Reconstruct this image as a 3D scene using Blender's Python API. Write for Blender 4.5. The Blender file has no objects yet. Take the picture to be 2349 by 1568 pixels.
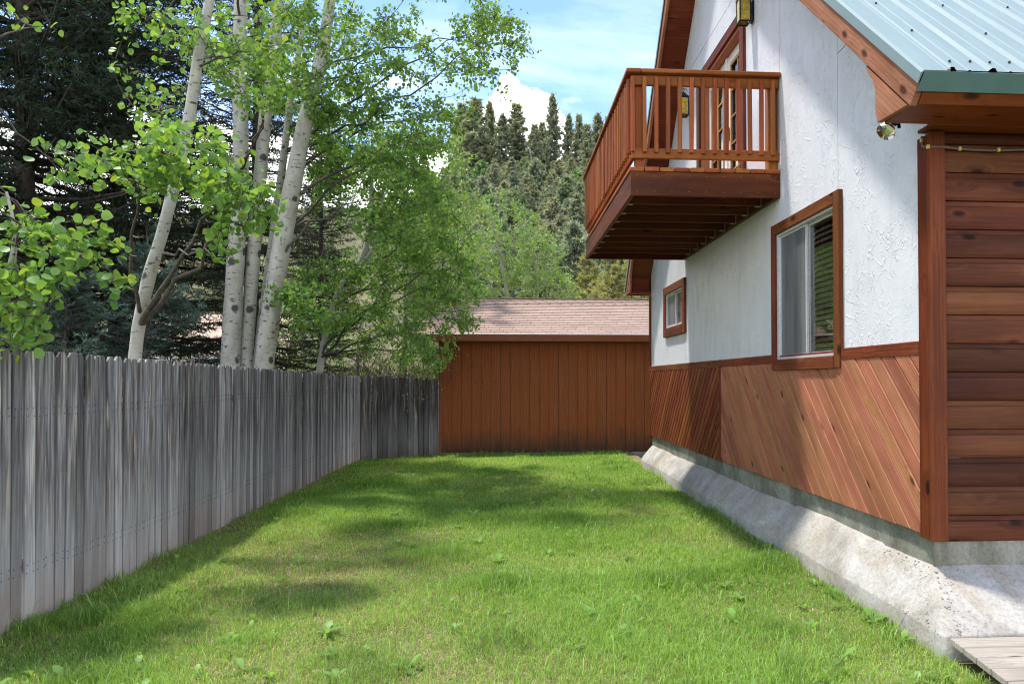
import bpy, bmesh, math, random
import numpy as np
from mathutils import Vector, Matrix

SC = bpy.context.scene
COL = SC.collection
rnd = random.Random(7)
rng = np.random.default_rng(11)

# ------------------------------------------------------------------ camera
EYE = Vector((0, 0, 1.55))
FPX, YAW, PITCH = 1700.0, math.radians(4.0), math.radians(1.0)      # focal length in pixels of a 2348 wide frame
PPX = 1148 + FPX * math.tan(YAW)
SHX = -(PPX - 1174) / 2348
SHY = (873 - 784 - FPX * math.tan(PITCH)) / 2348
cam = bpy.data.cameras.new('camera')
cam.sensor_width = 36
cam.lens = 36 * FPX / 2348
cam.shift_x, cam.shift_y = SHX, SHY
cam.clip_start, cam.clip_end = 0.05, 3000
camo = bpy.data.objects.new('camera', cam)
COL.objects.link(camo)
camo.location = EYE
camo.rotation_euler = (math.pi / 2 + PITCH, 0, -YAW)
SC.camera = camo

# ------------------------------------------------------------------ sky and sun
SUN_TO = Vector((-1.0, 0.5, 3.3)).normalized()
sun_el = math.asin(SUN_TO.z)
sun_rot = math.atan2(SUN_TO.x, SUN_TO.y)
world = bpy.data.worlds.new('World')
SC.world = world
world.use_nodes = True
SC.view_settings.view_transform = 'Standard'
SC.view_settings.look = 'None'
SC.view_settings.gamma = 1.0
SC.view_settings.exposure = 1.62
SC.view_settings.use_curve_mapping = False
SC.cycles.use_denoising = True
SC.cycles.denoiser = 'OPENIMAGEDENOISE'
SC.cycles.denoising_prefilter = 'ACCURATE'
SC.cycles.denoising_input_passes = 'RGB_ALBEDO_NORMAL'
SC.cycles.filter_width = 1.1
SC.cycles.max_bounces = 7
SC.cycles.diffuse_bounces = 3
SC.cycles.glossy_bounces = 3
SC.cycles.transparent_max_bounces = 10
SC.cycles.caustics_reflective = False
SC.cycles.caustics_refractive = False
SC.cycles.sample_clamp_indirect = 4.0
SKY_STRENGTH = 0.138

class NT:
    """small helper around a node tree"""
    def __init__(self, tree):
        self.t = tree
        self.n = tree.nodes
        self.l = tree.links
    def add(self, kind, **kw):
        nd = self.n.new(kind)
        for k, v in kw.items():
            if k.startswith('_'):
                setattr(nd, k[1:], v)
        for k, v in kw.items():
            if k.startswith('_'):
                continue
            key = int(k[1:]) if (k[0] == 'i' and k[1:].isdigit()) else k.replace('__', ' ')
            sock = nd.inputs[key]
            if isinstance(v, bpy.types.NodeSocket):
                self.l.new(v, sock)
            else:
                sock.default_value = v
        return nd
    def math(self, op, a, b=0.0, c=0.0, clamp=False):
        return self.add('ShaderNodeMath', _operation=op, _use_clamp=clamp, i0=a, i1=b, i2=c).outputs[0]
    def noise(self, vec, scale, detail=4.0, rough=0.55, dist=0.0):
        return self.add('ShaderNodeTexNoise', Vector=vec, Scale=scale, Detail=detail, Roughness=rough, Distortion=dist).outputs['Fac']
    def ramp(self, fac, stops, interp='LINEAR'):
        nd = self.add('ShaderNodeValToRGB', Fac=fac)
        cr = nd.color_ramp
        cr.interpolation = interp
        while len(cr.elements) > 1:
            cr.elements.remove(cr.elements[0])
        for i, (p, c) in enumerate(stops):
            e = cr.elements[0] if i == 0 else cr.elements.new(p)
            e.position = p
            c = (c, c, c) if isinstance(c, (int, float)) else c
            e.color = (c[0], c[1], c[2], 1)
        return nd.outputs['Color']
    def mix(self, fac, a, b, blend='MIX'):
        nd = self.add('ShaderNodeMix', _data_type='RGBA', _blend_type=blend)
        for key, v in ((0, fac), (6, a), (7, b)):
            if isinstance(v, bpy.types.NodeSocket):
                self.l.new(v, nd.inputs[key])
            elif key == 0:
                nd.inputs[0].default_value = v
            else:
                nd.inputs[key].default_value = (v[0], v[1], v[2], 1)
        return nd.outputs[2]
    def mapping(self, vec, scale=(1, 1, 1), loc=(0, 0, 0), rot=(0, 0, 0)):
        return self.add('ShaderNodeMapping', Vector=vec, Scale=scale, Location=loc, Rotation=rot).outputs[0]

def build_sky():
    g = NT(world.node_tree)
    g.n.clear()
    out = g.n.new('ShaderNodeOutputWorld')
    bg = g.n.new('ShaderNodeBackground')
    bg.inputs['Strength'].default_value = SKY_STRENGTH
    sky = g.n.new('ShaderNodeTexSky')
    sky.sky_type = 'NISHITA'
    sky.sun_disc = False
    sky.sun_elevation = sun_el
    sky.sun_rotation = sun_rot
    sky.altitude = 2800
    sky.air_density = 1.0
    sky.dust_density = 0.25
    sky.ozone_density = 3.0
    co = g.n.new('ShaderNodeTexCoord').outputs['Generated']
    sep = g.add('ShaderNodeSeparateXYZ', Vector=co)
    x, y, z = sep.outputs
    zz = g.math('ADD', g.math('MAXIMUM', z, 0.0), 0.22)
    px = g.math('DIVIDE', x, zz)
    py = g.math('DIVIDE', y, zz)
    flat = g.add('ShaderNodeCombineXYZ', X=px, Y=py, Z=0.37).outputs[0]
    # thin, streaky high cloud
    w1 = g.noise(g.mapping(flat, (1.15, 2.1, 1), (2.9, 1.7, 0)), 1.0, 7, .58, .6)
    thin = g.ramp(w1, [(.45, 0.0), (.58, .30), (.75, 1.0)])
    # broken cumulus
    w2 = g.noise(g.mapping(flat, (1, 1, 1), (5.2, 2.7, 1.1)), 1.25, 8, .52, .2)
    cumu = g.ramp(w2, [(.58, 0.0), (.65, .85), (.74, 1.0)])
    # towering cumulus low over the ridge: heaped tops, a few of them
    az = g.math('ARCTAN2', x, y)
    el = g.math('ARCSINE', z)
    cc = g.add('ShaderNodeCombineXYZ', X=az, Y=el, Z=0.0).outputs[0]
    heap = g.noise(g.mapping(cc, (1, 0, 0), (.250, 0, 0)), 5.6, 2.0, .4)
    warp = g.noise(cc, 26.0, 4, .6)
    top = g.math('ADD', g.math('MULTIPLY', g.math('SUBTRACT', heap, .44), .55), .275)
    top = g.math('ADD', top, g.math('MULTIPLY', g.math('SUBTRACT', warp, .5), .07))
    bank = g.math('MULTIPLY', g.math('SUBTRACT', top, el), 90.0, clamp=True)
    m = g.math('MAXIMUM', g.math('MAXIMUM', g.math('MULTIPLY', thin, .4), cumu), bank)
    shade = g.ramp(g.noise(g.mapping(flat, (1, 1, 1), (2, 7, 3)), 2.4, 5), [(.3, (6.6, 6.8, 7.1)), (.6, (8.4, 8.4, 8.4))])
    colr = g.mix(m, sky.outputs[0], shade)
    g.l.new(colr, bg.inputs['Color'])
    g.l.new(bg.outputs[0], out.inputs[0])
build_sky()

sl = bpy.data.lights.new('sun', 'SUN')
sl.energy = 2.05
sl.angle = math.radians(4.0)
sl.color = (1.0, 0.955, 0.89)
suno = bpy.data.objects.new('sun', sl)
COL.objects.link(suno)
suno.location = (-10, 5, 33)
suno.rotation_euler = (-SUN_TO).to_track_quat('-Z', 'Y').to_euler()

# ------------------------------------------------------------------ helpers
Wm = {}                                              # object -> world matrix
MESHES = {}

def link(o, parent=None, mw=None):
    mw = mw or Matrix.Identity(4)
    COL.objects.link(o)
    if parent is not None:
        o.parent = parent
        o.matrix_basis = Wm[parent].inverted() @ mw
    else:
        o.matrix_basis = mw
    Wm[o] = mw
    return o

def tag(o, label, cat, group=None):
    o['label'] = label
    o['category'] = cat
    if group:
        o['group'] = group
    return o

def thing(name, loc, label, cat, group=None, rotz=0.0):
    e = bpy.data.objects.new(name, None)
    e.empty_display_size = .2
    link(e, None, Matrix.Translation(Vector(loc)) @ Matrix.Rotation(rotz, 4, 'Z'))
    return tag(e, label, cat, group)

def smooth(me, on=True):
    me.polygons.foreach_set('use_smooth', np.full(len(me.polygons), on))

def np_mesh(name, verts, faces, mat=None, cols=None, smooth_on=False, mats=None, mat_idx=None):
    """verts (N,3); faces: list of int arrays (M,k)"""
    me = bpy.data.meshes.new(name)
    verts = np.asarray(verts, dtype=np.float32)
    me.vertices.add(len(verts))
    me.vertices.foreach_set('co', verts.ravel())
    loops, starts, tot, n = [], [], [], 0
    for f in faces:
        f = np.asarray(f, dtype=np.int32)
        if len(f) == 0:
            continue
        k = f.shape[1]
        loops.append(f.ravel())
        starts.append(n + np.arange(len(f), dtype=np.int32) * k)
        tot.append(np.full(len(f), k, dtype=np.int32))
        n += f.size
    loops = np.concatenate(loops)
    starts = np.concatenate(starts)
    tot = np.concatenate(tot)
    me.loops.add(len(loops))
    me.loops.foreach_set('vertex_index', loops)
    me.polygons.add(len(starts))
    me.polygons.foreach_set('loop_start', starts)
    try:
        me.polygons.foreach_set('loop_total', tot)
    except Exception:
        pass
    if cols is not None:
        ca = me.color_attributes.new('Col', 'FLOAT_COLOR', 'POINT')
        c4 = np.ones((len(verts), 4), dtype=np.float32)
        c4[:, :3] = cols
        ca.data.foreach_set('color', c4.ravel())
    for m in (mats or ([mat] if mat else [])):
        me.materials.append(m)
    if mat_idx is not None:
        me.polygons.foreach_set('material_index', np.asarray(mat_idx, dtype=np.int32))
    me.update(calc_edges=True)
    if smooth_on:
        smooth(me)
    return me

def py_mesh(name, verts, faces, mat=None, smooth_on=False, bevel=0.0, key=None):
    if key is not None and key in MESHES:
        return MESHES[key]
    bm = bmesh.new()
    vs = [bm.verts.new(v) for v in verts]
    for f in faces:
        try:
            bm.faces.new([vs[i] for i in f])
        except ValueError:
            pass
    bmesh.ops.recalc_face_normals(bm, faces=bm.faces)
    if bevel:
        bmesh.ops.bevel(bm, geom=list(bm.edges), offset=bevel, segments=1, affect='EDGES', clamp_overlap=True)
    me = bpy.data.meshes.new(name)
    bm.to_mesh(me)
    bm.free()
    if mat:
        me.materials.append(mat)
    if smooth_on:
        smooth(me)
    if key is not None:
        MESHES[key] = me
    return me

def mesh_obj(name, me, parent=None, mw=None):
    return link(bpy.data.objects.new(name, me), parent, mw)

BOXF = [(0, 1, 3, 2), (4, 6, 7, 5), (0, 4, 5, 1), (2, 3, 7, 6), (0, 2, 6, 4), (1, 5, 7, 3)]

def box_mesh(L, w, t, mat, bevel=.003):
    key = ('box', round(L, 3), round(w, 3), round(t, 3), mat.name, bevel)
    v = [(sx * L / 2, sy * w / 2, sz * t / 2) for sx in (-1, 1) for sy in (-1, 1) for sz in (-1, 1)]
    return py_mesh('board', v, BOXF, mat, bevel=bevel, key=key)

def frame(x, y, z, o):
    m = Matrix.Identity(4)
    for i, a in enumerate((x, y, z)):
        for j in range(3):
            m[j][i] = a[j]
    for j in range(3):
        m[j][3] = o[j]
    return m

def board(name, a, b, w, t, normal, mat, parent, bevel=.003):
    """a long piece from a to b (centre line), width w across, thickness t along normal; grain runs along local x"""
    a, b, n = Vector(a), Vector(b), Vector(normal).normalized()
    x = (b - a)
    L = x.length
    x.normalize()
    y = n.cross(x).normalized()
    n = x.cross(y)
    return mesh_obj(name, box_mesh(L, w, t, mat, bevel), parent, frame(x, y, n, (a + b) / 2))

def box(name, xr, yr, zr, mat, parent=None, bevel=.003):
    c = Vector(((xr[0] + xr[1]) / 2, (yr[0] + yr[1]) / 2, (zr[0] + zr[1]) / 2))
    d = (xr[1] - xr[0], yr[1] - yr[0], zr[1] - zr[0])
    k = max(range(3), key=lambda i: d[i])
    ax = [Vector((1, 0, 0)), Vector((0, 1, 0)), Vector((0, 0, 1))]
    x, y = ax[k], ax[(k + 1) % 3]
    z = x.cross(y)
    return mesh_obj(name, box_mesh(d[k], d[(k + 1) % 3], d[(k + 2) % 3], mat, bevel), parent, frame(x, y, z, c))

def prism(name, poly, o, u, v, t, mat, parent=None, bevel=.002, key=None):
    """extrude a 2D outline (u,v) by t along u x v"""
    u, v = Vector(u).normalized(), Vector(v).normalized()
    n = len(poly)
    vs = [(p[0], p[1], 0) for p in poly] + [(p[0], p[1], t) for p in poly]
    fs = [tuple(range(n - 1, -1, -1)), tuple(range(n, 2 * n))] + [(i, (i + 1) % n, n + (i + 1) % n, n + i) for i in range(n)]
    me = py_mesh(name, vs, fs, mat, bevel=bevel, key=key)
    return mesh_obj(name, me, parent, frame(u, v, u.cross(v), Vector(o)))

def at(x, y, Y):
    """photo point (2348 px wide frame) at depth Y -> place in the yard"""
    cp, sp, cy_, sy_ = math.cos(PITCH), math.sin(PITCH), math.cos(YAW), math.sin(YAW)
    F = Vector((sy_ * cp, cy_ * cp, sp))
    R = Vector((cy_, -sy_, 0))
    U = R.cross(F)
    d = F + R * ((x - PPX) / FPX) + U * ((784 + SHY * 2348 - y) / FPX)
    return EYE + d * (Y / d.y)

def clip_poly(poly, a, b, c):
    """keep a*u+b*v<=c"""
    out = []
    for i in range(len(poly)):
        p, q = poly[i], poly[(i + 1) % len(poly)]
        dp, dq = a * p[0] + b * p[1] - c, a * q[0] + b * q[1] - c
        if dp <= 0:
            out.append(p)
        if dp * dq < 0:
            s = dp / (dp - dq)
            out.append((p[0] + s * (q[0] - p[0]), p[1] + s * (q[1] - p[1])))
    return out

def tube_arrays(pts, rad, sides=8, cap=True):
    pts = [Vector(p) for p in pts]
    V, Fq = [], []
    up = Vector((0.3, 0.9, 0.2)).normalized()
    for i, p in enumerate(pts):
        d = (pts[min(i + 1, len(pts) - 1)] - pts[max(i - 1, 0)])
        d = d.normalized() if d.length > 1e-9 else Vector((0, 0, 1))
        a = up - d * up.dot(d)
        if a.length < .05:
            a = Vector((1, 0, 0)) - d * d.x
        a.normalize()
        b = d.cross(a)
        for k in range(sides):
            t = 2 * math.pi * k / sides
            V.append(p + (a * math.cos(t) + b * math.sin(t)) * rad[i])
    for i in range(len(pts) - 1):
        for k in range(sides):
            k2 = (k + 1) % sides
            Fq.append((i * sides + k, i * sides + k2, (i + 1) * sides + k2, (i + 1) * sides + k))
    return V, Fq

class Soup:
    """collects quads and tris for one mesh"""
    def __init__(self):
        self.v, self.q, self.t = [], [], []
        self.n = 0
    def tube(self, pts, rad, sides=6):
        V, Fq = tube_arrays(pts, rad, sides)
        self.v.append(np.array([tuple(p) for p in V], dtype=np.float32))
        self.q.append(np.array(Fq, dtype=np.int32) + self.n)
        self.n += len(V)
    def mesh(self, name, mat, smooth_on=True):
        return np_mesh(name, np.concatenate(self.v), [np.concatenate(self.q)], mat, smooth_on=smooth_on)

def bez(p0, p1, p2, n):
    p0, p1, p2 = Vector(p0), Vector(p1), Vector(p2)
    return [p0 * (1 - t) ** 2 + p1 * (2 * t * (1 - t)) + p2 * t * t for t in [i / (n - 1) for i in range(n)]]

# ------------------------------------------------------------------ materials
def new_mat(name):
    m = bpy.data.materials.new(name)
    m.use_nodes = True
    g = NT(m.node_tree)
    bs = g.n['Principled BSDF']
    return m, g, bs

def put(g, bs, col=None, rough=None, bump=None, strength=.3, dist=.01, metal=None, spec=None):
    if col is not None:
        if isinstance(col, bpy.types.NodeSocket):
            g.l.new(col, bs.inputs['Base Color'])
        else:
            bs.inputs['Base Color'].default_value = (*col, 1)
    if rough is not None:
        if isinstance(rough, bpy.types.NodeSocket):
            g.l.new(rough, bs.inputs['Roughness'])
        else:
            bs.inputs['Roughness'].default_value = rough
    if metal is not None:
        bs.inputs['Metallic'].default_value = metal
    if spec is not None:
        bs.inputs['Specular IOR Level'].default_value = spec
    if bump is not None:
        b = g.add('ShaderNodeBump', Strength=strength, Distance=dist, Height=bump)
        g.l.new(b.outputs[0], bs.inputs['Normal'])

def plain(name, col, rough=.6, metal=0.0, var=.12, scale=20.0, spec=.4):
    m, g, bs = new_mat(name)
    pos = g.n.new('ShaderNodeNewGeometry').outputs['Position']
    n = g.noise(pos, scale, 4)
    c = g.mix(g.ramp(n, [(.3, 0.0), (.7, 1.0)]), [k * (1 - var) for k in col], [min(1, k * (1 + var)) for k in col])
    put(g, bs, c, rough, n, .08, .004, metal, spec)
    return m

def wood(name, dark, mid, light, rough=.62, grain=1.0, vary=.28, knots=.55, hue=.012, bumpk=.35, fade=0.0, saw=0.0, spec=.16):
    """stained timber: grain along object x, knots, a different tone for every piece"""
    m, g, bs = new_mat(name)
    tc = g.n.new('ShaderNodeTexCoord').outputs['Object']
    oi = g.n.new('ShaderNodeObjectInfo')
    r = oi.outputs['Random']
    off = g.add('ShaderNodeCombineXYZ', X=g.math('MULTIPLY', r, 37.0), Y=g.math('MULTIPLY', r, 91.0), Z=g.math('MULTIPLY', r, 53.0)).outputs[0]
    v = g.add('ShaderNodeVectorMath', _operation='ADD', i0=tc, i1=off).outputs[0]
    # knots bend the grain round them
    kv = g.mapping(v, (2.5, 5.6, 5.6))
    vor = g.add('ShaderNodeTexVoronoi', _feature='F1', Vector=kv, Scale=1.0, Randomness=1.0)
    kd = vor.outputs['Distance']
    swirl = g.math('MULTIPLY', g.ramp(kd, [(0.0, 1.0), (.34, 0.0)]), .55)
    sv = g.add('ShaderNodeCombineXYZ', X=0.0, Y=g.math('MULTIPLY', swirl, .06), Z=swirl).outputs[0]
    gv = g.add('ShaderNodeVectorMath', _operation='ADD', i0=g.mapping(v, (1.1 * grain, 15 * grain, 15 * grain)), i1=g.add('ShaderNodeVectorMath', _operation='SCALE', i0=sv, Scale=5.0).outputs[0]).outputs[0]
    n1 = g.noise(g.mapping(gv, (.6, .62, .62)), 1.0, 6, .62, .5)
    ring = g.add('ShaderNodeTexWave', _wave_type='BANDS', _bands_direction='Y', Vector=g.mapping(gv, (.35, 1, 1)), Scale=1.0, Distortion=5.5, Detail=3.0).outputs['Fac']
    n2 = g.noise(g.mapping(v, (4, 95, 95)), 1.0, 3)
    fac = g.math('ADD', g.math('MULTIPLY', n1, .60), g.math('MULTIPLY', ring, .10))
    fac = g.math('ADD', fac, g.math('MULTIPLY', n2, .30))
    c = g.ramp(fac, [(.26, dark), (.50, mid), (.74, light)])
    big = g.noise(g.mapping(v, (1.3, 3.5, 3.5)), 1.0, 3)
    c = g.mix(g.math('MULTIPLY', g.ramp(big, [(.4, 0.0), (.72, 1.0)]), .5), c, [k * .7 for k in dark], 'MIX')
    if fade:
        fd = g.noise(g.mapping(v, (2.2, 9, 9), (3, 1, 7)), 1.0, 5)
        c = g.mix(g.math('MULTIPLY', g.ramp(fd, [(.52, 0.0), (.72, 1.0)]), fade), c, [min(1, k * 1.35 + .05) for k in light])
    kn = g.ramp(kd, [(.075, 1.0), (.15, 0.0)])
    sel = g.math('GREATER_THAN', g.add('ShaderNodeSeparateColor', Color=vor.outputs['Color']).outputs[0], 1 - knots)
    c = g.mix(g.math('MULTIPLY', g.math('MULTIPLY', kn, sel), .85), c, [k * .22 for k in dark])
    hsv = g.add('ShaderNodeHueSaturation', Color=c, Fac=1.0)
    r2 = g.math('FRACT', g.math('MULTIPLY', r, 7.13))
    g.l.new(g.math('ADD', .5 - hue, g.math('MULTIPLY', r2, 2 * hue)), hsv.inputs['Hue'])
    g.l.new(g.math('ADD', 1 - vary, g.math('MULTIPLY', r, 2 * vary)), hsv.inputs['Value'])
    hgt = g.math('ADD', fac, g.math('MULTIPLY', kn, -.25))
    if saw:
        sw = g.noise(g.mapping(v, (90, 3, 3)), 1.0, 2)
        hgt = g.math('ADD', hgt, g.math('MULTIPLY', sw, saw))
    put(g, bs, hsv.outputs[0], g.ramp(fac, [(.2, min(1, rough + .12)), (.8, rough - .08)]), hgt, bumpk, .006, spec=spec)
    return m

M = {}
M['rail'] = wood('orange_stained_cedar', (.19, .048, .011), (.35, .102, .025), (.45, .155, .044), .55, .8, .15, .35, spec=.2)
M['beam'] = wood('red_brown_beam', (.045, .010, .005), (.135, .028, .010), (.24, .062, .020), .5, .7, .2, .5)
M['joist'] = wood('dark_joist', (.06, .018, .009), (.11, .032, .014), (.16, .055, .022), .6, .8, .2, .4)
M['trim'] = wood('brown_trim', (.055, .015, .006), (.155, .042, .014), (.26, .085, .030), .58, .8, .2, .5)
M['diag'] = wood('faded_redwood', (.20, .068, .034), (.37, .142, .072), (.49, .225, .125), .68, .9, .11, .9, .008, .55, .06, spec=.15)
M['diag2'] = wood('red_brown_batten', (.095, .024, .009), (.20, .052, .016), (.28, .085, .028), .6, .9, .2, .5, .01, .4, .15)
M['log'] = wood('log_siding', (.038, .011, .006), (.115, .036, .015), (.205, .073, .030), .6, .55, .33, .95, .008, .4, .06)
M['corner'] = wood('corner_board', (.075, .016, .007), (.165, .037, .013), (.235, .063, .022), .52, .8, .14, .6)
M['barge'] = wood('weathered_barge', (.17, .062, .032), (.33, .135, .072), (.44, .21, .125), .75, .8, .1, .9, .008, .7, .15, spec=.12)
M['fascia'] = wood('fascia', (.085, .017, .005), (.19, .042, .011), (.26, .070, .018), .5, .6, .12, .8)
M['soffit'] = wood('soffit', (.085, .020, .008), (.15, .036, .013), (.20, .055, .020), .5, .6, .2, .4)
M['deckgrey'] = wood('weathered_walk_plank', (.15, .125, .10), (.33, .29, .24), (.46, .42, .37), .85, .9, .16, .3, .004, .5)

def mat_fence(name, base_tint, stain=.75, gain=1.0):
    m, g, bs = new_mat(name)
    tc = g.n.new('ShaderNodeTexCoord').outputs['Object']
    r = g.n.new('ShaderNodeObjectInfo').outputs['Random']
    off = g.add('ShaderNodeCombineXYZ', X=g.math('MULTIPLY', r, 37.0), Y=g.math('MULTIPLY', r, 91.0), Z=g.math('MULTIPLY', r, 13.0)).outputs[0]
    v = g.add('ShaderNodeVectorMath', _operation='ADD', i0=tc, i1=off).outputs[0]
    n1 = g.noise(g.mapping(v, (.9, 13, 13)), 1.0, 7, .66, 1.2)
    n2 = g.noise(g.mapping(v, (2.0, 48, 48)), 1.0, 4, .6, .3)
    saw = g.noise(g.mapping(v, (150, 5, 5)), 1.0, 2)
    fac = g.math('ADD', g.math('MULTIPLY', n1, .6), g.math('MULTIPLY', n2, .4))
    c = g.ramp(fac, [(.32, (.040, .038, .042)), (.47, (.175, .168, .178)), (.62, (.42, .41, .415))])
    st = g.noise(g.mapping(v, (.9, 17, 17), (3, 5, 2)), 1.0, 4, .6, .4)
    c = g.mix(g.math('MULTIPLY', g.ramp(st, [(.54 - .12 * (stain - .75), 0.0), (.66, 1.0)]), min(.9, stain)), c, (.085, .050, .030))
    lt = g.noise(g.mapping(v, (1.3, 22, 22), (9, 4, 1)), 1.0, 3, .5, .4)
    c = g.mix(g.math('MULTIPLY', g.ramp(lt, [(.62, 0.0), (.68, 1.0)]), .8), c, (.52, .46, .39))
    x = g.add('ShaderNodeSeparateXYZ', Vector=tc).outputs[0]
    edge = g.math('ADD', x, g.math('ADD', g.math('MULTIPLY', g.math('SUBTRACT', n1, .5), .6), g.math('MULTIPLY', g.math('SUBTRACT', r, .5), .22)))
    pale = g.ramp(edge, [(.25, 1.0), (1.25, 0.0)])
    c = g.mix(g.math('MULTIPLY', pale, .62), c, (.43, .42, .43))
    bot = g.ramp(edge, [(.06, 1.0), (.40, 0.0)])
    c = g.mix(g.math('MULTIPLY', g.math('MULTIPLY', bot, g.ramp(n2, [(.3, .35), (.6, 1.0)])), .62), c, base_tint)
    c = g.mix(g.math('MULTIPLY', g.ramp(edge, [(1.0, 0.0), (1.7, 1.0)]), .45), c, (.10, .098, .108))
    ey = g.math('ABSOLUTE', g.math('ADD', g.add('ShaderNodeSeparateXYZ', Vector=tc).outputs[1], g.math('MULTIPLY', g.math('SUBTRACT', n2, .5), .012)))
    c = g.mix(g.math('MULTIPLY', g.ramp(ey, [(.0445, 0.0), (.0515, 1.0)]), .6), c, (.045, .041, .041))
    hsv = g.add('ShaderNodeHueSaturation', Color=c, Fac=1.0, Saturation=1.0)
    g.l.new(g.math('MULTIPLY', g.math('ADD', .50, g.math('MULTIPLY', r, .80)), gain), hsv.inputs['Value'])
    put(g, bs, hsv.outputs[0], .88, g.math('ADD', fac, g.math('MULTIPLY', saw, .18)), .55, .005, spec=.15)
    return m
M['fence'] = mat_fence('weathered_fence', (.40, .28, .21), .8, 1.12)
M['fence_stained_shaded'] = mat_fence('stained_shaded_fence', (.17, .11, .08), 1.9, .60)  # brown stains, plus the shade of trees and thicket darkened into the colour

def mat_stucco():
    m, g, bs = new_mat('white_stucco')
    pos = g.n.new('ShaderNodeNewGeometry').outputs['Position']
    warp = g.add('ShaderNodeTexNoise', Vector=pos, Scale=2.3, Detail=3.0).outputs['Color']
    wv = g.add('ShaderNodeVectorMath', _operation='MULTIPLY_ADD', i0=warp, i1=(.5, .5, .5), i2=pos).outputs[0]
    a = g.noise(g.mapping(wv, (1, 1.25, .85), (0, 0, 0), (.5, 0, 0)), 5.0, 3, .5, 1.4)
    ridge = g.ramp(a, [(.50, 0.0), (.525, 1.0), (.54, .2), (.57, 0.0)])
    b = g.noise(g.mapping(wv, (1, .9, 1.3), (5, 3, 1), (-.6, 0, 0)), 8.0, 3, .5, 1.2)
    ridge2 = g.ramp(b, [(.55, 0.0), (.575, .8), (.59, .1), (.61, 0.0)])
    patch = g.ramp(g.noise(pos, 2.6, 4, .6), [(.50, 0.0), (.64, 1.0)])
    fine = g.noise(wv, 55.0, 3, .6)
    sel1 = g.ramp(g.noise(g.mapping(pos, (1, 1, 1), (7, 1, 3)), 3.4, 3), [(.38, 0.10), (.55, .9)])
    h = g.math('MULTIPLY', sel1, g.math('ADD', g.math('MULTIPLY', ridge, .9), g.math('MULTIPLY', ridge2, .6)))
    h = g.math('ADD', h, g.math('MULTIPLY', g.math('MULTIPLY', patch, fine), .45))
    h = g.math('ADD', h, g.math('MULTIPLY', g.noise(wv, 3.0, 3), .5))
    d = g.noise(g.mapping(pos, (1, 5.5, .8)), 1.6, 5, .6)
    c = g.ramp(d, [(.20, (.60, .61, .615)), (.5, (.655, .665, .675)), (.8, (.675, .685, .695))])
    # old water marks below the balcony
    sep = g.add('ShaderNodeSeparateXYZ', Vector=pos)
    s = g.noise(g.mapping(pos, (1, 9, 1.1), (0, 2, 4)), 1.5, 4, .6)
    zone = g.math('MULTIPLY', g.ramp(g.math('ABSOLUTE', g.math('SUBTRACT', sep.outputs[1], 9.6)), [(.3, 1.0), (1.0, 0.0)]), g.ramp(g.math('ABSOLUTE', g.math('SUBTRACT', sep.outputs[2], 2.45)), [(.25, 1.0), (.6, 0.0)]))
    c = g.mix(g.math('MULTIPLY', g.math('MULTIPLY', g.ramp(s, [(.5, 0.0), (.62, 1.0)]), zone), .55), c, (.42, .42, .36))
    put(g, bs, c, .55, h, .55, .011, spec=.3)
    return m
M['stucco'] = mat_stucco()

def mat_concrete(name, a, b, c3, stain, pits=.6):
    m, g, bs = new_mat(name)
    pos = g.n.new('ShaderNodeNewGeometry').outputs['Position']
    n1 = g.noise(pos, 2.2, 6, .62, .4)
    c = g.ramp(n1, [(.3, a), (.5, b), (.72, c3)])
    s = g.noise(g.mapping(pos, (4, 1.4, 1.2), (3, 8, 2)), 1.5, 6, .65, .6)
    c = g.mix(g.math('MULTIPLY', g.ramp(s, [(.46, 0.0), (.62, 1.0)]), .65), c, stain)
    gr_ = g.noise(pos, 42.0, 5, .7)
    c = g.mix(.45, c, g.ramp(gr_, [(.30, (.35, .35, .35)), (.5, (1, 1, 1)), (.72, (1.35, 1.33, 1.3))]), 'MULTIPLY')
    p = g.noise(pos, 60.0, 3, .6)
    z1 = g.ramp(g.noise(pos, 3.1, 4), [(.45, 0.0), (.6, 1.0)])
    pit = g.math('MULTIPLY', g.ramp(p, [(.62, 0.0), (.72, 1.0)]), z1)
    c = g.mix(g.math('MULTIPLY', pit, pits), c, [k * .25 for k in a])
    h = g.math('SUBTRACT', g.math('ADD', g.math('MULTIPLY', n1, .8), g.math('MULTIPLY', g.noise(pos, 28.0, 6, .65), .9)), g.math('MULTIPLY', pit, 1.2))
    put(g, bs, c, .9, h, .55, .012, spec=.2)
    return m
M['footing'] = mat_concrete('poured_footing', (.245, .225, .19), (.40, .375, .335), (.51, .49, .45), (.32, .27, .20))
M['foundation'] = mat_concrete('foundation_concrete', (.15, .148, .115), (.26, .255, .205), (.38, .375, .325), (.11, .11, .075))
M['slab'] = mat_concrete('slab_concrete', (.24, .23, .21), (.33, .32, .30), (.42, .41, .39), (.22, .2, .17))

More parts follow.
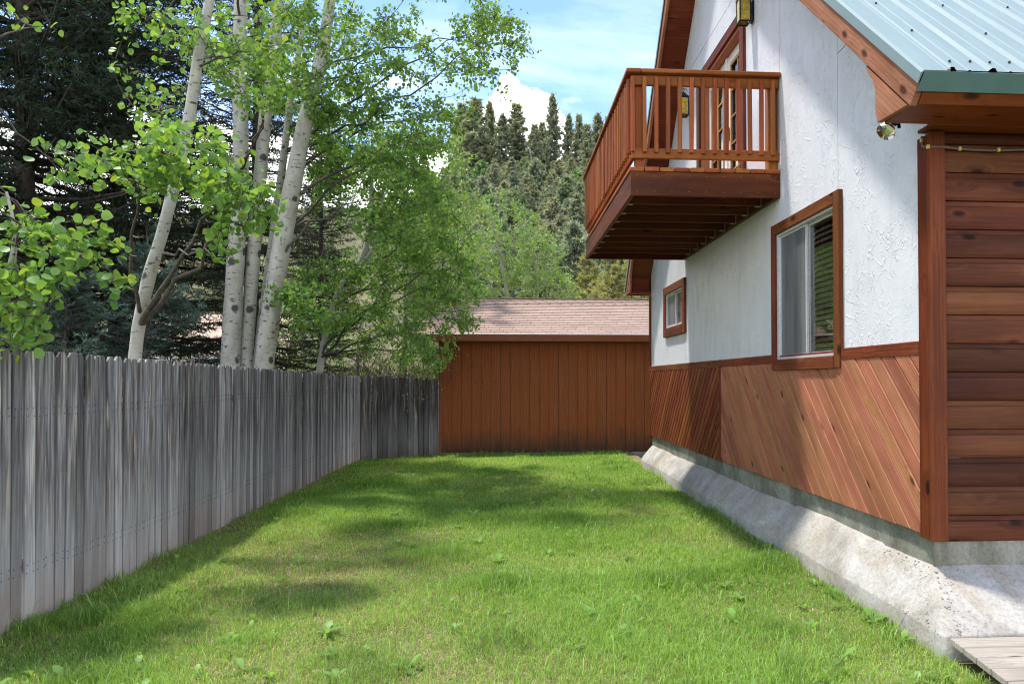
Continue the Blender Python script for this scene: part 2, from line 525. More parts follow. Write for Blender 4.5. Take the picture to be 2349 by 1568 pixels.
def mat_t111():
    m, g, bs = new_mat('orange_plywood_siding')
    pos = g.n.new('ShaderNodeNewGeometry').outputs['Position']
    oi = g.n.new('ShaderNodeObjectInfo').outputs['Random']
    v = g.add('ShaderNodeVectorMath', _operation='ADD', i0=pos, i1=g.add('ShaderNodeCombineXYZ', X=0.0, Y=g.math('MULTIPLY', oi, 9.0), Z=g.math('MULTIPLY', oi, 2.0)).outputs[0]).outputs[0]
    w = g.add('ShaderNodeTexWave', _wave_type='BANDS', _bands_direction='X', Vector=g.mapping(v, (1, 1, .32)), Scale=7.0, Distortion=9.0, Detail=4.0, Detail__Scale=1.1).outputs['Fac']
    n = g.noise(g.mapping(v, (16, 16, 1.4)), 1.0, 4, .5)
    f = g.math('ADD', g.math('MULTIPLY', w, .3), g.math('MULTIPLY', n, .5))
    c = g.ramp(f, [(.05, (.20, .050, .011)), (.42, (.275, .071, .016)), (.75, (.35, .104, .026))])
    z = g.add('ShaderNodeSeparateXYZ', Vector=pos).outputs[2]
    e = g.math('ADD', z, g.math('MULTIPLY', g.math('SUBTRACT', g.noise(g.mapping(pos, (3, 3, .7)), 2.0, 5, .65), .5), .7))
    damp = g.ramp(e, [(.06, 1.0), (.55, 0.0)])
    c = g.mix(g.math('MULTIPLY', damp, .88), c, (.050, .030, .019))
    fl = g.noise(g.mapping(pos, (12, 12, 5), (3, 1, 8)), 2.0, 4)
    c = g.mix(g.math('MULTIPLY', g.ramp(fl, [(.71, 0.0), (.75, 1.0)]), .35), c, (.42, .28, .17))
    put(g, bs, c, .62, f, .3, .004, spec=.25)
    return m
M['t111'] = mat_t111()
M['garage_trim'] = plain('orange_trim_paint', (.23, .062, .014), .5, 0, .12, 8)

def mat_shingle():
    m, g, bs = new_mat('asphalt_shingle')
    pos = g.n.new('ShaderNodeNewGeometry').outputs['Position']
    r = g.n.new('ShaderNodeObjectInfo').outputs['Random']
    n = g.noise(pos, 160.0, 2)
    c = g.ramp(n, [(.3, (.345, .235, .180)), (.7, (.44, .32, .25))])
    big = g.noise(pos, .8, 3)
    c = g.mix(g.math('MULTIPLY', big, .5), c, (.44, .32, .27))
    hsv = g.add('ShaderNodeHueSaturation', Color=c, Fac=1.0)
    g.l.new(g.math('ADD', .86, g.math('MULTIPLY', r, .16)), hsv.inputs['Value'])
    put(g, bs, hsv.outputs[0], .92, n, .3, .003, spec=.15)
    return m
M['shingle'] = mat_shingle()
M['felt'] = plain('dark_shingle_joint', (.09, .06, .05), .95)

def mat_metal_roof():
    m, g, bs = new_mat('pale_teal_metal_roof')
    pos = g.n.new('ShaderNodeNewGeometry').outputs['Position']
    n = g.noise(g.mapping(pos, (6, 1, 1)), 1.6, 5, .6)
    c = g.ramp(n, [(.3, (.165, .232, .24)), (.7, (.20, .27, .275))])
    put(g, bs, c, g.ramp(n, [(.3, .60), (.7, .70)]), n, .04, .004, spec=.5)
    return m
M['roof'] = mat_metal_roof()
M['drip'] = plain('dark_teal_drip_edge', (.085, .175, .17), .45, 0, .1, 6)
M['screw'] = plain('dark_screw', (.05, .06, .07), .4, .5)
M['alu'] = plain('aluminium_frame', (.62, .63, .63), .42, .35, .1, 30)
M['galv'] = plain('galvanised_hanger', (.30, .30, .24), .5, .35, .2, 30)
M['iron'] = plain('black_iron', (.012, .012, .012), .5, .3)
M['screen'] = plain('insect_screen', (.115, .12, .125), .8, 0, .12, 60)
M['blind'] = plain('cream_blind_slat', (.66, .60, .40), .55, 0, .06, 20)
M['room'] = plain('dim_room', (.05, .045, .04), .9)
M['white'] = plain('white_door_paint', (.74, .75, .74), .45, 0, .04, 10)
M['goldwood'] = wood('honey_wood', (.33, .19, .05), (.46, .28, .085), (.56, .37, .13), .45, .8, .08, .1)
M['jamb'] = plain('orange_jamb_paint', (.33, .13, .055), .5, 0, .08, 8)
M['cable'] = plain('grey_cable', (.13, .12, .105), .6)
M['staple'] = plain('yellow_staple', (.62, .44, .12), .5)
M['caulk'] = plain('seam_gap', (.34, .34, .33), .8)
M['nail'] = plain('rusty_nail', (.06, .045, .04), .6, .4)

def mat_glass(name, tint=(1, 1, 1), refl=1.0):
    m = bpy.data.materials.new(name)
    m.use_nodes = True
    g = NT(m.node_tree)
    g.n.clear()
    out = g.n.new('ShaderNodeOutputMaterial')
    tr = g.n.new('ShaderNodeBsdfTransparent')
    tr.inputs[0].default_value = (*tint, 1)
    pos = g.n.new('ShaderNodeNewGeometry').outputs['Position']
    gl = g.n.new('ShaderNodeBsdfGlossy')
    gl.inputs['Roughness'].default_value = .015
    b = g.add('ShaderNodeBump', Strength=.05, Distance=.004, Height=g.noise(pos, 3.0, 2))
    g.l.new(b.outputs[0], gl.inputs['Normal'])
    fr = g.add('ShaderNodeFresnel', IOR=1.52)
    f = g.math('ADD', g.math('MULTIPLY', fr.outputs[0], .85 * refl), .008 * refl, clamp=True)
    mx = g.n.new('ShaderNodeMixShader')
    g.l.new(f, mx.inputs[0])
    g.l.new(tr.outputs[0], mx.inputs[1])
    g.l.new(gl.outputs[0], mx.inputs[2])
    g.l.new(mx.outputs[0], out.inputs[0])
    return m
M['glass'] = mat_glass('window_glass', (.95, .96, .955), 1.0)
M['amber'] = plain('amber_seeded_glass', (.50, .36, .05), .18, 0, .5, 24, .6)
def mat_chrome():
    m, g, bs = new_mat('silvered_bulb')
    put(g, bs, (.86, .87, .88), .07, metal=1.0)
    return m
M['chrome'] = mat_chrome()

def mat_bark(name):
    m, g, bs = new_mat(name)
    tc = g.n.new('ShaderNodeTexCoord').outputs['Object']
    n = g.noise(g.mapping(tc, (7, 7, 3)), 1.0, 5, .6)
    c = g.ramp(n, [(.3, (.30, .285, .225)), (.55, (.43, .415, .345)), (.75, (.53, .52, .455))])
    len1 = g.noise(g.mapping(tc, (11, 11, 85)), 1.0, 2, .5)
    c = g.mix(g.math('MULTIPLY', g.ramp(len1, [(.63, 0.0), (.70, 1.0)]), .5), c, (.22, .20, .16))
    sc = g.noise(g.mapping(tc, (13, 13, 34), (4, 2, 9)), 1.0, 3, .6, .5)
    dark = g.ramp(sc, [(.615, 0.0), (.65, 1.0)])
    vo = g.add('ShaderNodeTexVoronoi', _feature='F1', Vector=g.mapping(tc, (3.2, 3.2, 3.0)), Scale=1.0)
    warp = g.math('ADD', vo.outputs['Distance'], g.math('MULTIPLY', g.math('SUBTRACT', sc, .5), .22))
    eye = g.ramp(warp, [(.13, 1.0), (.18, 0.0)])
    f = g.math('MAXIMUM', dark, eye)
    c = g.mix(g.math('MULTIPLY', f, .9), c, (.028, .026, .024))
    put(g, bs, c, .7, g.math('SUBTRACT', n, f), .4, .006, spec=.25)
    return m
M['bark'] = mat_bark('aspen_bark')
M['limb'] = plain('dark_limb_bark', (.085, .072, .060), .9, 0, .45, 30)
M['paletwig'] = plain('pale_limb_bark', (.30, .28, .23), .85, 0, .3, 30)
M['conbark'] = plain('spruce_bark', (.060, .046, .037), .95, 0, .4, 14)
M['deadtwig'] = plain('brown_thicket_twig', (.105, .072, .048), .9, 0, .35, 20)

def mat_leaf(name, trans=.5, rough=.45, spec=.35):
    m = bpy.data.materials.new(name)
    m.use_nodes = True
    g = NT(m.node_tree)
    bs = g.n['Principled BSDF']
    out = g.n['Material Output']
    a = g.n.new('ShaderNodeVertexColor')
    a.layer_name = 'Col'
    put(g, bs, a.outputs[0], rough, spec=spec)
    tl = g.n.new('ShaderNodeBsdfTranslucent')
    g.l.new(g.mix(1.0, a.outputs[0], (1.25, 1.15, .55), 'MULTIPLY'), tl.inputs[0])
    mx = g.n.new('ShaderNodeMixShader')
    mx.inputs[0].default_value = trans
    g.l.new(bs.outputs[0], mx.inputs[1])
    g.l.new(tl.outputs[0], mx.inputs[2])
    g.l.new(mx.outputs[0], out.inputs[0])
    return m
M['leaf'] = mat_leaf('aspen_leaf')
M['needle'] = mat_leaf('needles', .25, .6, .2)
M['needle_far'] = mat_leaf('far_needles', .42, .7, .15)
M['grass'] = mat_leaf('grass_blade', .48, .5, .3)

def mat_soil(name, stops, scale):
    m, g, bs = new_mat(name)
    pos = g.n.new('ShaderNodeNewGeometry').outputs['Position']
    n = g.noise(pos, scale, 8, .65)
    f = g.noise(pos, scale * 22, 4, .6)
    c = g.ramp(g.math('ADD', g.math('MULTIPLY', n, .6), g.math('MULTIPLY', f, .4)), stops)
    put(g, bs, c, .95, f, .6, .02, spec=.1)
    return m
M['lawn'] = mat_soil('lawn_thatch', [(.32, (.075, .085, .025)), (.5, (.16, .15, .065)), (.68, (.33, .28, .16))], 1.6)
M['ground'] = mat_soil('forest_floor', [(.32, (.05, .06, .022)), (.5, (.11, .105, .05)), (.7, (.24, .21, .13))], .12)

# ------------------------------------------------------------------ the setting: ground and lawn
def lawn_z(x, y):
    r = np.clip((np.asarray(y, float) - 4.5) / 8.0, 0, 1) * np.clip((np.asarray(x, float) + .5) / 3.0, 0, 1)
    return .045 * r + .012 * np.sin(x * 1.7 + y * .6) + .010 * np.sin(y * 1.3 - x * .8 + 1.0) + .006 * np.sin(x * 5.1) * np.sin(y * 4.3)

def hill_z(x, y):
    x, y = np.asarray(x, float), np.asarray(y, float)
    t = np.clip((y - 40) / 100.0, 0, 1.25)
    side = .80 + .20 * np.clip((x + 45) / 50.0, 0, 1) + .05 * np.sin(x * .11 + 1)
    z = 37.5 * t ** 1.05 * side
    return z + np.where(y > 30, .5 * np.sin(x * .31) * np.sin(y * .27 + .6), 0) - .07

def grid_sheet(name, xs, ys, zf, mat):
    X, Y = np.meshgrid(xs, ys)
    Z = zf(X, Y)
    V = np.stack([X, Y, Z], -1).reshape(-1, 3)
    nx, ny = len(xs), len(ys)
    i = np.arange(nx * ny).reshape(ny, nx)
    F = np.stack([i[:-1, :-1], i[:-1, 1:], i[1:, 1:], i[1:, :-1]], -1).reshape(-1, 4)
    o = mesh_obj(name, np_mesh(name, V, [F], mat, smooth_on=True))
    o['kind'] = 'structure'
    return o
grid_sheet('ground', np.concatenate([np.linspace(-900, -90, 10), np.linspace(-80, 90, 69), np.linspace(100, 900, 10)]),
           np.concatenate([np.linspace(-300, -20, 8), np.linspace(-15, 175, 77), np.linspace(190, 1400, 12)]), hill_z, M['ground'])
grid_sheet('lawn', np.linspace(-3.12, 2.74, 60), np.linspace(.4, 15.66, 150), lawn_z, M['lawn'])

# ------------------------------------------------------------------ the house
XW, YN, YF = 2.647, 4.39, 12.92                       # gable wall plane, near and far corner
XE = 7.6                                              # far end of the house to the right
XB = 2.25                                             # outer face of the rake boards
Y_EN, Y_EF, Z_EV = 3.84, 13.229, 3.19                 # eave edges
S1, S2 = .906, 1.107                                  # slopes of the two roof sides
Y_R = (Z_EV + S2 * Y_EF - Z_EV + S1 * Y_EN) / (S1 + S2)
Z_R = Z_EV + S1 * (Y_R - Y_EN)
def roof_z(y):
    return Z_EV + (S1 * (y - Y_EN) if y < Y_R else S2 * (Y_EF - y))

house = thing('chalet_house', (XW, YN, 0), 'white stucco chalet with red-brown timber boards, balcony and pale teal metal roof', 'house')

# --- stucco sheets, four feet wide, with a fine gap between them
W1 = dict(y0=5.655, y1=6.895, z0=1.75, z1=2.94)        # slider beside the corner (clear opening)
W2 = dict(y0=10.53, y1=11.66, z0=2.375, z1=2.915)      # small slider at the far end
DR = dict(y0=7.94, y1=9.60, z0=3.57, z1=5.50)          # balcony doors
OPEN = [W1, W2, DR]
def wall_cells(ya, yb, za, zb):
    cells = [(ya, yb, za, zb)]
    for o in OPEN:
        nxt = []
        for (a, b, c, d) in cells:
            if o['y1'] <= a or o['y0'] >= b or o['z1'] <= c or o['z0'] >= d:
                nxt.append((a, b, c, d))
                continue
            y0, y1 = max(a, o['y0']), min(b, o['y1'])
            z0, z1 = max(c, o['z0']), min(d, o['z1'])
            if y0 > a: nxt.append((a, y0, c, d))
            if y1 < b: nxt.append((y1, b, c, d))
            if z0 > c: nxt.append((y0, y1, c, z0))
            if z1 < d: nxt.append((y0, y1, z1, d))
        cells = nxt
    return cells
def stucco_panel(ya, yb, za, zb):
    vs, fs = [], []
    for (a, b, c, d) in wall_cells(ya, yb, za, zb):
        poly = [(a, c), (b, c), (b, d), (a, d)]
        poly = clip_poly(poly, -S1, 1.0, Z_EV - S1 * Y_EN - .03)
        poly = clip_poly(poly, S2, 1.0, Z_EV + S2 * Y_EF - .03)
        if len(poly) < 3:
            continue
        n0, n = len(vs), len(poly)
        vs += [(0, p[0] - ya, p[1] - za) for p in poly] + [(.06, p[0] - ya, p[1] - za) for p in poly]
        fs += [tuple(n0 + i for i in range(n)), tuple(n0 + n + i for i in range(n - 1, -1, -1))]
        fs += [(n0 + i, n0 + n + i, n0 + n + (i + 1) % n, n0 + (i + 1) % n) for i in range(n)]
    if vs:
        me = py_mesh('stucco_panel', vs, fs, M['stucco'])
        mesh_obj('stucco_panel', me, house, Matrix.Translation((XW, ya, za)))
seams = [YN + .02, 5.636, 6.845, 8.054, 9.263, 10.472, 11.70, YF - .01]
ZT = 1.80
for i in range(len(seams) - 1):
    a, b = seams[i] + .003, seams[i + 1] - .003
    split = 4.13 if i == 0 else 5.915
    if i == 3:                                           # the door takes the full width of this sheet
        stucco_panel(a, b, ZT, DR['z0'])
        stucco_panel(a, b, DR['z1'], split - .004)
    else:
        stucco_panel(a, b, ZT, split - .004)
    stucco_panel(a, b, split + .004, 8.2)
# sheathing behind the sheets, seen only as the shadow in the seams (stops short of the openings)
vs, fs = [], []
for (a, b, c, d) in wall_cells(YN + .06, YF - .06, .62, 8.2):
    poly = clip_poly([(a, c), (b, c), (b, d), (a, d)], -S1, 1.0, Z_EV - S1 * Y_EN - .06)
    poly = clip_poly(poly, S2, 1.0, Z_EV + S2 * Y_EF - .06)
    if len(poly) >= 3:
        n0 = len(vs)
        vs += [(XW + .064, p[0], p[1]) for p in poly]
        fs.append(tuple(n0 + i for i in range(len(poly))))
mesh_obj('sheathing', py_mesh('sheathing', vs, fs, M['caulk']), house)
box('back_wall', (XW + .07, XE), (YF - .14, YF - .02), (.3, 3.1), M['stucco'], house)
box('end_wall', (XE - .12, XE), (YN + .02, YF - .15), (.3, 3.1), M['stucco'], house)

# --- trim boards on the gable wall
XT = XW - .022
NX = (-1, 0, 0)
def wall_board(name, y0, y1, z0, z1, mat, out=.026, t=.03, parent=house):
    return box(name, (XW - out, XW - out + t), (y0, y1), (z0, z1), mat, parent)
wall_board('belt_trim', YN + .10, 5.552, 1.712, 1.80, M['trim'])
wall_board('belt_trim', 6.998, 8.70, 1.714, 1.80, M['trim'])
wall_board('belt_trim', 8.705, YF - .03, 1.716, 1.802, M['trim'])
wall_board('upright_batten', 8.70, 8.78, .59, 1.712, M['corner'])
wall_board('far_corner_board', YF - .03, YF + .05, .56, 3.04, M['corner'], .03, .04)

# --- diagonal boards below the belt trim
def diagonal(ya, yb, sign, width, gap, mat, lap, bottom, ph):
    """45 degree boards between ya..yb (far), sign +1: top leans to the far side"""
    ux = Vector((0, sign * math.sin(math.pi / 4), math.cos(math.pi / 4)))       # along the board, upward
    vx = Vector(NX).cross(ux)
    O = Vector((XW + .0, (ya + yb) / 2, 1.15))
    def uv(y, z):
        p = Vector((XW, y, z)) - O
        return (p.dot(ux), p.dot(vx))
    corners = [uv(ya, bottom), uv(yb, bottom), uv(yb, 1.716), uv(ya, 1.716)]
    v0, v1 = min(c[1] for c in corners), max(c[1] for c in corners)
    k = v0 - width * ph
    while k < v1:
        wv = width * rnd.uniform(.97, 1.03)
        poly = list(corners)
        jit = rnd.uniform(-.012, .006)
        poly = clip_poly(poly, 0, -1, -(k + gap))
        poly = clip_poly(poly, 0, 1, k + wv)
        # ragged lower ends
        a, b = uv(0, bottom + jit), uv(1, bottom + jit)
        nrm = (b[1] - a[1], -(b[0] - a[0]))
        test = uv((ya + yb) / 2, 1.2)
        cc = nrm[0] * a[0] + nrm[1] * a[1]
        if nrm[0] * test[0] + nrm[1] * test[1] > cc:
            nrm, cc = (-nrm[0], -nrm[1]), -cc
        poly = clip_poly(poly, nrm[0], nrm[1], cc)
        if len(poly) >= 3:
            us = [p[0] for p in poly]
            cu = sum(us) / len(us)
            cv = k + wv / 2
            area = abs(sum(poly[i][0] * poly[(i + 1) % len(poly)][1] - poly[(i + 1) % len(poly)][0] * poly[i][1] for i in range(len(poly)))) / 2
            if area > .0006:
                loc = [(p[0] - cu, p[1] - cv) for p in poly]
                org = O + ux * cu + vx * cv
                prism('diagonal_board', loc, org, ux, vx, .020 + rnd.uniform(0, .003), mat, house, .0035)
                if lap and len(poly) >= 4:                # shiplap lip showing as a thin raised edge beside the joint
                    lp = clip_poly(list(poly), 0, 1, k + gap + .020)
                    if len(lp) >= 3:
                        prism('board_lip', [(p[0] - cu, p[1] - cv) for p in lp], org + Vector(NX) * .0005, ux, vx, .0275, mat, house, .002)
        k += wv
diagonal(YN + .10, 8.70, 1, .131, .010, M['diag'], False, .597, .35)
diagonal(8.78, YF - .035, -1, .112, .022, M['diag2'], False, .590, .2)
# dark backing that the joints open on
box('backing_sheet', (XW + .0005, XW + .012), (YN + .1, YF - .05), (.60, 1.79), M['soffit'], house)

# --- corner boards and log siding on the front wall
YL = YN + .03
box('corner_board', (XW - .027, XW - .002), (YN - .005, YN + .095), (.575, 3.07), M['beam'], house, .004)
box('corner_board', (XW - .026, XW + .076), (YN - .040, YN - .007), (.572, 3.085), M['corner'], house, .004)
PITCHL = .1765
prof = [(0, .0), (-.030, .003), (-.038, .02), (-.043, .07), (-.041, .115), (-.035, .138), (-.022, .146), (-.018, PITCHL - .002), (0, PITCHL - .002)]
def log_board(z0, h, x0, x1):
    s = h / PITCHL
    P = [(x, z * s) for x, z in prof]
    n = len(P)
    L = x1 - x0
    vs = [(-L / 2, p[0], p[1]) for p in P] + [(L / 2, p[0], p[1]) for p in P]
    fs = [tuple(range(n)), tuple(range(2 * n - 1, n - 1, -1))] + [(i, n + i, n + (i + 1) % n, (i + 1) % n) for i in range(n)]
    me = py_mesh('log_board', vs, fs, M['log'], key=('log', round(L, 3), round(h, 3)))
    mesh_obj('log_board', me, house, Matrix.Translation(((x0 + x1) / 2, YL, z0)))
log_board(.562, .158, XW + .077, XE)
for k in range(14):
    z = .7225 + PITCHL * k
    log_board(z, min(PITCHL, 3.10 - z), XW + .077, XE)

# --- concrete foundation and battered footing
def ridge_noise(t, amp, seed):
    return amp * (math.sin(t * 2.1 + seed) + .6 * math.sin(t * 5.3 + seed * 2.1) + .35 * math.sin(t * 13.1 + seed * .7))
fnd = box('foundation', (XW + .012, XW + .16), (YN + .015, YF - .02), (-.2, .598), M['foundation'], house, .004)
box('foundation', (XW + .0125, XE), (YN + .0145, YN + .16), (-.2, .566), M['foundation'], house, .004)
# profile columns along the side wall and round the corner along the front
colsv = []
NS = 150
for i in range(NS + 1):
    t = i / NS
    yt = YF - .06 + (YN + .02 - (YF - .06)) * t
    yb = YF - .04 + (3.985 - (YF - .04)) * t
    zt = .412 + ridge_noise(yt, .007, 1.0) + (.018 if 5 < yt < 6.5 else 0)
    zb = .186 - .045 * t + ridge_noise(yt, .004, 3.0)
    xb = 2.452 + ridge_noise(yb * 1.7, .004, 5)
    col = [(XW + .02, yt, zt + .01), (XW + .002, yt, zt)]
    for s in (.25, .5, .75):
        col.append((XW + (xb - XW) * s - .008 * math.sin(s * 3.14) + ridge_noise(yt * 3 + s * 7, .0014, 2), yt + (yb - yt) * s, zt + (zb - zt) * s + ridge_noise(yt * 3.7 + s * 3, .0015, 4)))
    col += [(xb, yb, zb), (xb - .004, yb, zb - .010), (xb + .008, yb, -.15)]
    colsv.append(col)
for i in range(1, 90):
    t = i / 89
    xt, xb = XW + .03 + (XE - XW) * t, 2.452 + (XE - 2.452) * t
    zt = .405 + ridge_noise(xt, .006, 2.0)
    zb = .141 + ridge_noise(xt, .004, 1.3)
    col = [(xt, YN + .03, zt + .01), (xt, YN + .012, zt)]
    for s in (.25, .5, .75):
        col.append((xt + (xb - xt) * s, YN + (3.985 - YN) * s + ridge_noise(xt * 3 + s * 7, .0015, 2), zt + (zb - zt) * s + ridge_noise(xt * 4 + s * 3, .0015, 4)))
    col += [(xb, 3.985, zb), (xb, 3.975, zb - .012), (xb, 3.973, -.15)]
    colsv.append(col)
kk = len(colsv[0])
V = np.array(colsv).reshape(-1, 3)
ii = np.arange(len(V)).reshape(len(colsv), kk)
F = np.stack([ii[:-1, :-1], ii[1:, :-1], ii[1:, 1:], ii[:-1, 1:]], -1).reshape(-1, 4)
ft = mesh_obj('footing', np_mesh('footing', V - np.array([XW, YN, 0]), [F], M['footing']), house, Matrix.Translation((XW, YN, 0)))
cap0 = [tuple(v) for v in V[:kk]]
mesh_obj('footing_end', py_mesh('footing_end', cap0 + [(XW + .02, YF - .06, -.15)], [tuple(range(kk + 1))], M['footing']), house)
# pebbles showing where the surface has crumbled
ico_v = np.array([(0, 0, 1), (.894, 0, .447), (.276, .851, .447), (-.724, .526, .447), (-.724, -.526, .447), (.276, -.851, .447), (.724, .526, -.447), (-.276, .851, -.447), (-.894, 0, -.447), (-.276, -.851, -.447), (.724, -.526, -.447), (0, 0, -1)])
ico_f = np.array([(0, 1, 2), (0, 2, 3), (0, 3, 4), (0, 4, 5), (0, 5, 1), (1, 6, 2), (2, 7, 3), (3, 8, 4), (4, 9, 5), (5, 10, 1), (6, 7, 2), (7, 8, 3), (8, 9, 4), (9, 10, 5), (10, 6, 1), (11, 7, 6), (11, 8, 7), (11, 9, 8), (11, 10, 9), (11, 6, 10)])
pv, pf, n0 = [], [], 0
def side_pt(y, s):
    t = np.clip((YF - y) / (YF - YN), 0, 1)
    return np.array([XW + (2.452 - XW) * s, y - .36 * s * t, .412 + (.186 - .045 * t - .412) * s])
patches = [(4.55, .30, .28, 150), (4.42, .62, .25, 170), (5.0, .25, .22, 90), (5.35, .2, .16, 70), (5.9, .12, .14, 60), (6.6, .1, .25, 90), (7.3, .06, .3, 80), (8.0, .06, .25, 50), (4.62, .95, .1, 30)]
for (y, s, r, n) in patches:
    for _ in range(n):
        yy, ss = y + rnd.gauss(0, r), s + rnd.gauss(0, r * .7)
        if not (YN + .05 < yy < YF and 0 < ss < 1):
            continue
        q = rnd.uniform(.004, .010)
        sc = np.array([q * rnd.uniform(.5, .8), q * rnd.uniform(.9, 1.6), q * rnd.uniform(.5, .8)])
        pv.append(ico_v * sc + side_pt(yy, ss))
        pf.append(ico_f + n0)
        n0 += 12
for _ in range(90):
    xx, ss = XW + abs(rnd.gauss(0, .16)), rnd.uniform(.05, 1)
    q = rnd.uniform(.004, .011)
    pv.append(ico_v * q + np.array([xx - .15 * ss, YN + (3.985 - YN) * ss, .405 - .264 * ss]))
    pf.append(ico_f + n0)
    n0 += 12
peb = mesh_obj('exposed_aggregate', np_mesh('exposed_aggregate', np.concatenate(pv), [np.concatenate(pf)], M['footing'], smooth_on=True), house)
peb['kind'] = 'stuff'

# --- windows
def room(parent, y0, y1, z0, z1, depth=1.6):
    x0, x1 = XW + .13, XW + .13 + depth
    v = [(x0, y0 - .3, z0 - .4), (x0, y1 + .3, z0 - .4), (x0, y1 + .3, z1 + .2), (x0, y0 - .3, z1 + .2), (x1, y0 - .3, z0 - .4), (x1, y1 + .3, z0 - .4), (x1, y1 + .3, z1 + .2), (x1, y0 - .3, z1 + .2)]
    mesh_obj('interior_wall', py_mesh('interior_wall', v, [(4, 5, 6, 7), (0, 1, 5, 4), (2, 3, 7, 6), (1, 2, 6, 5), (3, 0, 4, 7)], M['room']), parent)

def frame_mesh(name, y0, y1, z0, z1, x0, x1, w, mat, parent):
    """rectangular ring"""
    vs = []
    for (a, b, c, d) in ((y0, y1, z0, z1), (y0 + w, y1 - w, z0 + w, z1 - w)):
        for x in (x0, x1):
            vs += [(x, a, c), (x, b, c), (x, b, d), (x, a, d)]
    fs = []
    for i in range(4):
        j = (i + 1) % 4
        fs += [(i, j, 8 + j, 8 + i), (4 + i, 12 + i, 12 + j, 4 + j), (i, 4 + i, 4 + j, j), (8 + i, 8 + j, 12 + j, 12 + i)]
    return mesh_obj(name, py_mesh(name, vs, fs, mat), parent)

def pane(parent, y0, y1, z0, z1, x, mat, name='pane'):
    return mesh_obj(name, py_mesh(name, [(x, y0, z0), (x, y1, z0), (x, y1, z1), (x, y0, z1), (x + .004, y0, z0), (x + .004, y1, z0), (x + .004, y1, z1), (x + .004, y0, z1)], [(0, 1, 2, 3), (7, 6, 5, 4), (0, 4, 5, 1), (1, 5, 6, 2), (2, 6, 7, 3), (3, 7, 4, 0)], mat), parent)

def slider(o, tw, twb, blinds, label):
    y0, y1, z0, z1 = o['y0'], o['y1'], o['z0'], o['z1']
    ym = (y0 + y1) / 2
    win = frame_mesh('window', y0, y1, z0, z1, XW - .018, XW + .085, .022, M['alu'], house)
    win['label'] = label
    # timber casing round it
    out, t = .040, .040
    xr = (XW - out, XW - out + t)
    box('casing', xr, (y1 + .001, y1 + tw), (z0 - twb, z1 + tw), M['trim'], win)
    box('casing', xr, (y0 - tw, y0 - .001), (z0 - twb, z1 + tw), M['trim'], win)
    box('casing', (XW - out - .002, XW - out + t), (y0 - .0005, y1 + .0005), (z1 + .001, z1 + tw - .001), M['trim'], win)
    box('sill', (XW - out - .006, XW - out + t), (y0 - .0005, y1 + .0005), (z0 - twb - .004, z0 - .001), M['trim'], win)
    # far half: fixed light behind a screen; near half: sliding sash
    frame_mesh('sash', y0 + .022, ym + .012, z0 + .022, z1 - .022, XW + .030, XW + .050, .024, M['alu'], win)
    frame_mesh('sash', ym - .014, y1 - .022, z0 + .022, z1 - .022, XW + .004, XW + .024, .020, M['alu'], win)
    pane(win, y0 + .046, ym - .012, z0 + .046, z1 - .046, XW + .038, M['glass'])
    pane(win, ym + .006, y1 - .042, z0 + .042, z1 - .042, XW + .044, M['glass'])
    pane(win, ym + .006, y1 - .042, z0 + .042, z1 - .042, XW + .012, M['screenmesh'], 'insect_screen')
    box('sash_handle', (XW + .012, XW + .029), (ym - .006, ym + .008), (z0 + .46 * (z1 - z0), z0 + .52 * (z1 - z0)), M['alu'], win, .002)
    room(win, y0, y1, z0, z1)
    if blinds:
        n = int((z1 - z0 - .09) / .047)
        for k in range(n):
            z = z0 + .055 + k * .047
            board('blind_slat', (XW + .078, y0 + .03, z), (XW + .078, ym - .02, z), .044, .003, (-.8, 0, .6), M['blind'], win, 0)
        for yy in (y0 + .14, y0 + .40):
            box('blind_cord', (XW + .052, XW + .054), (yy, yy + .003), (z0 + .04, z1 - .05), M['blind'], win, 0)
        box('blind_head_rail', (XW + .056, XW + .100), (y0 + .028, ym - .02), (z1 - .055, z1 - .026), M['blind'], win)
        # pale curtain behind the far light
        n = 24
        cv, cf = [], []
        for i in range(n + 1):
            yy = ym + .02 + (y1 - ym - .05) * i / n
            xx = XW + .075 + .010 * math.sin(i * 1.9)
            cv += [(xx, yy, z0 + .01), (xx, yy, z1 - .02)]
            if i:
                cf.append((2 * i - 2, 2 * i, 2 * i + 1, 2 * i - 1))
        mesh_obj('curtain', py_mesh('curtain', cv, cf, M['screen'], True), win)
    return win

def mat_mesh_screen():
    m = bpy.data.materials.new('screen_mesh')
    m.use_nodes = True
    g = NT(m.node_tree)
    bs = g.n['Principled BSDF']
    pos = g.n.new('ShaderNodeNewGeometry').outputs['Position']
    n = g.noise(g.mapping(pos, (1, 3.5, .4)), 2.0, 4)
    put(g, bs, g.ramp(n, [(.35, (.085, .088, .092)), (.65, (.16, .165, .17))]), .45, g.noise(pos, 300.0, 1), .2, .002)
    return m
M['screenmesh'] = mat_mesh_screen()
slider(W1, .098, .098, True, 'tall sliding window with a half-length cream blind')
slider(W2, .115, .135, False, 'small sliding window at the far end')

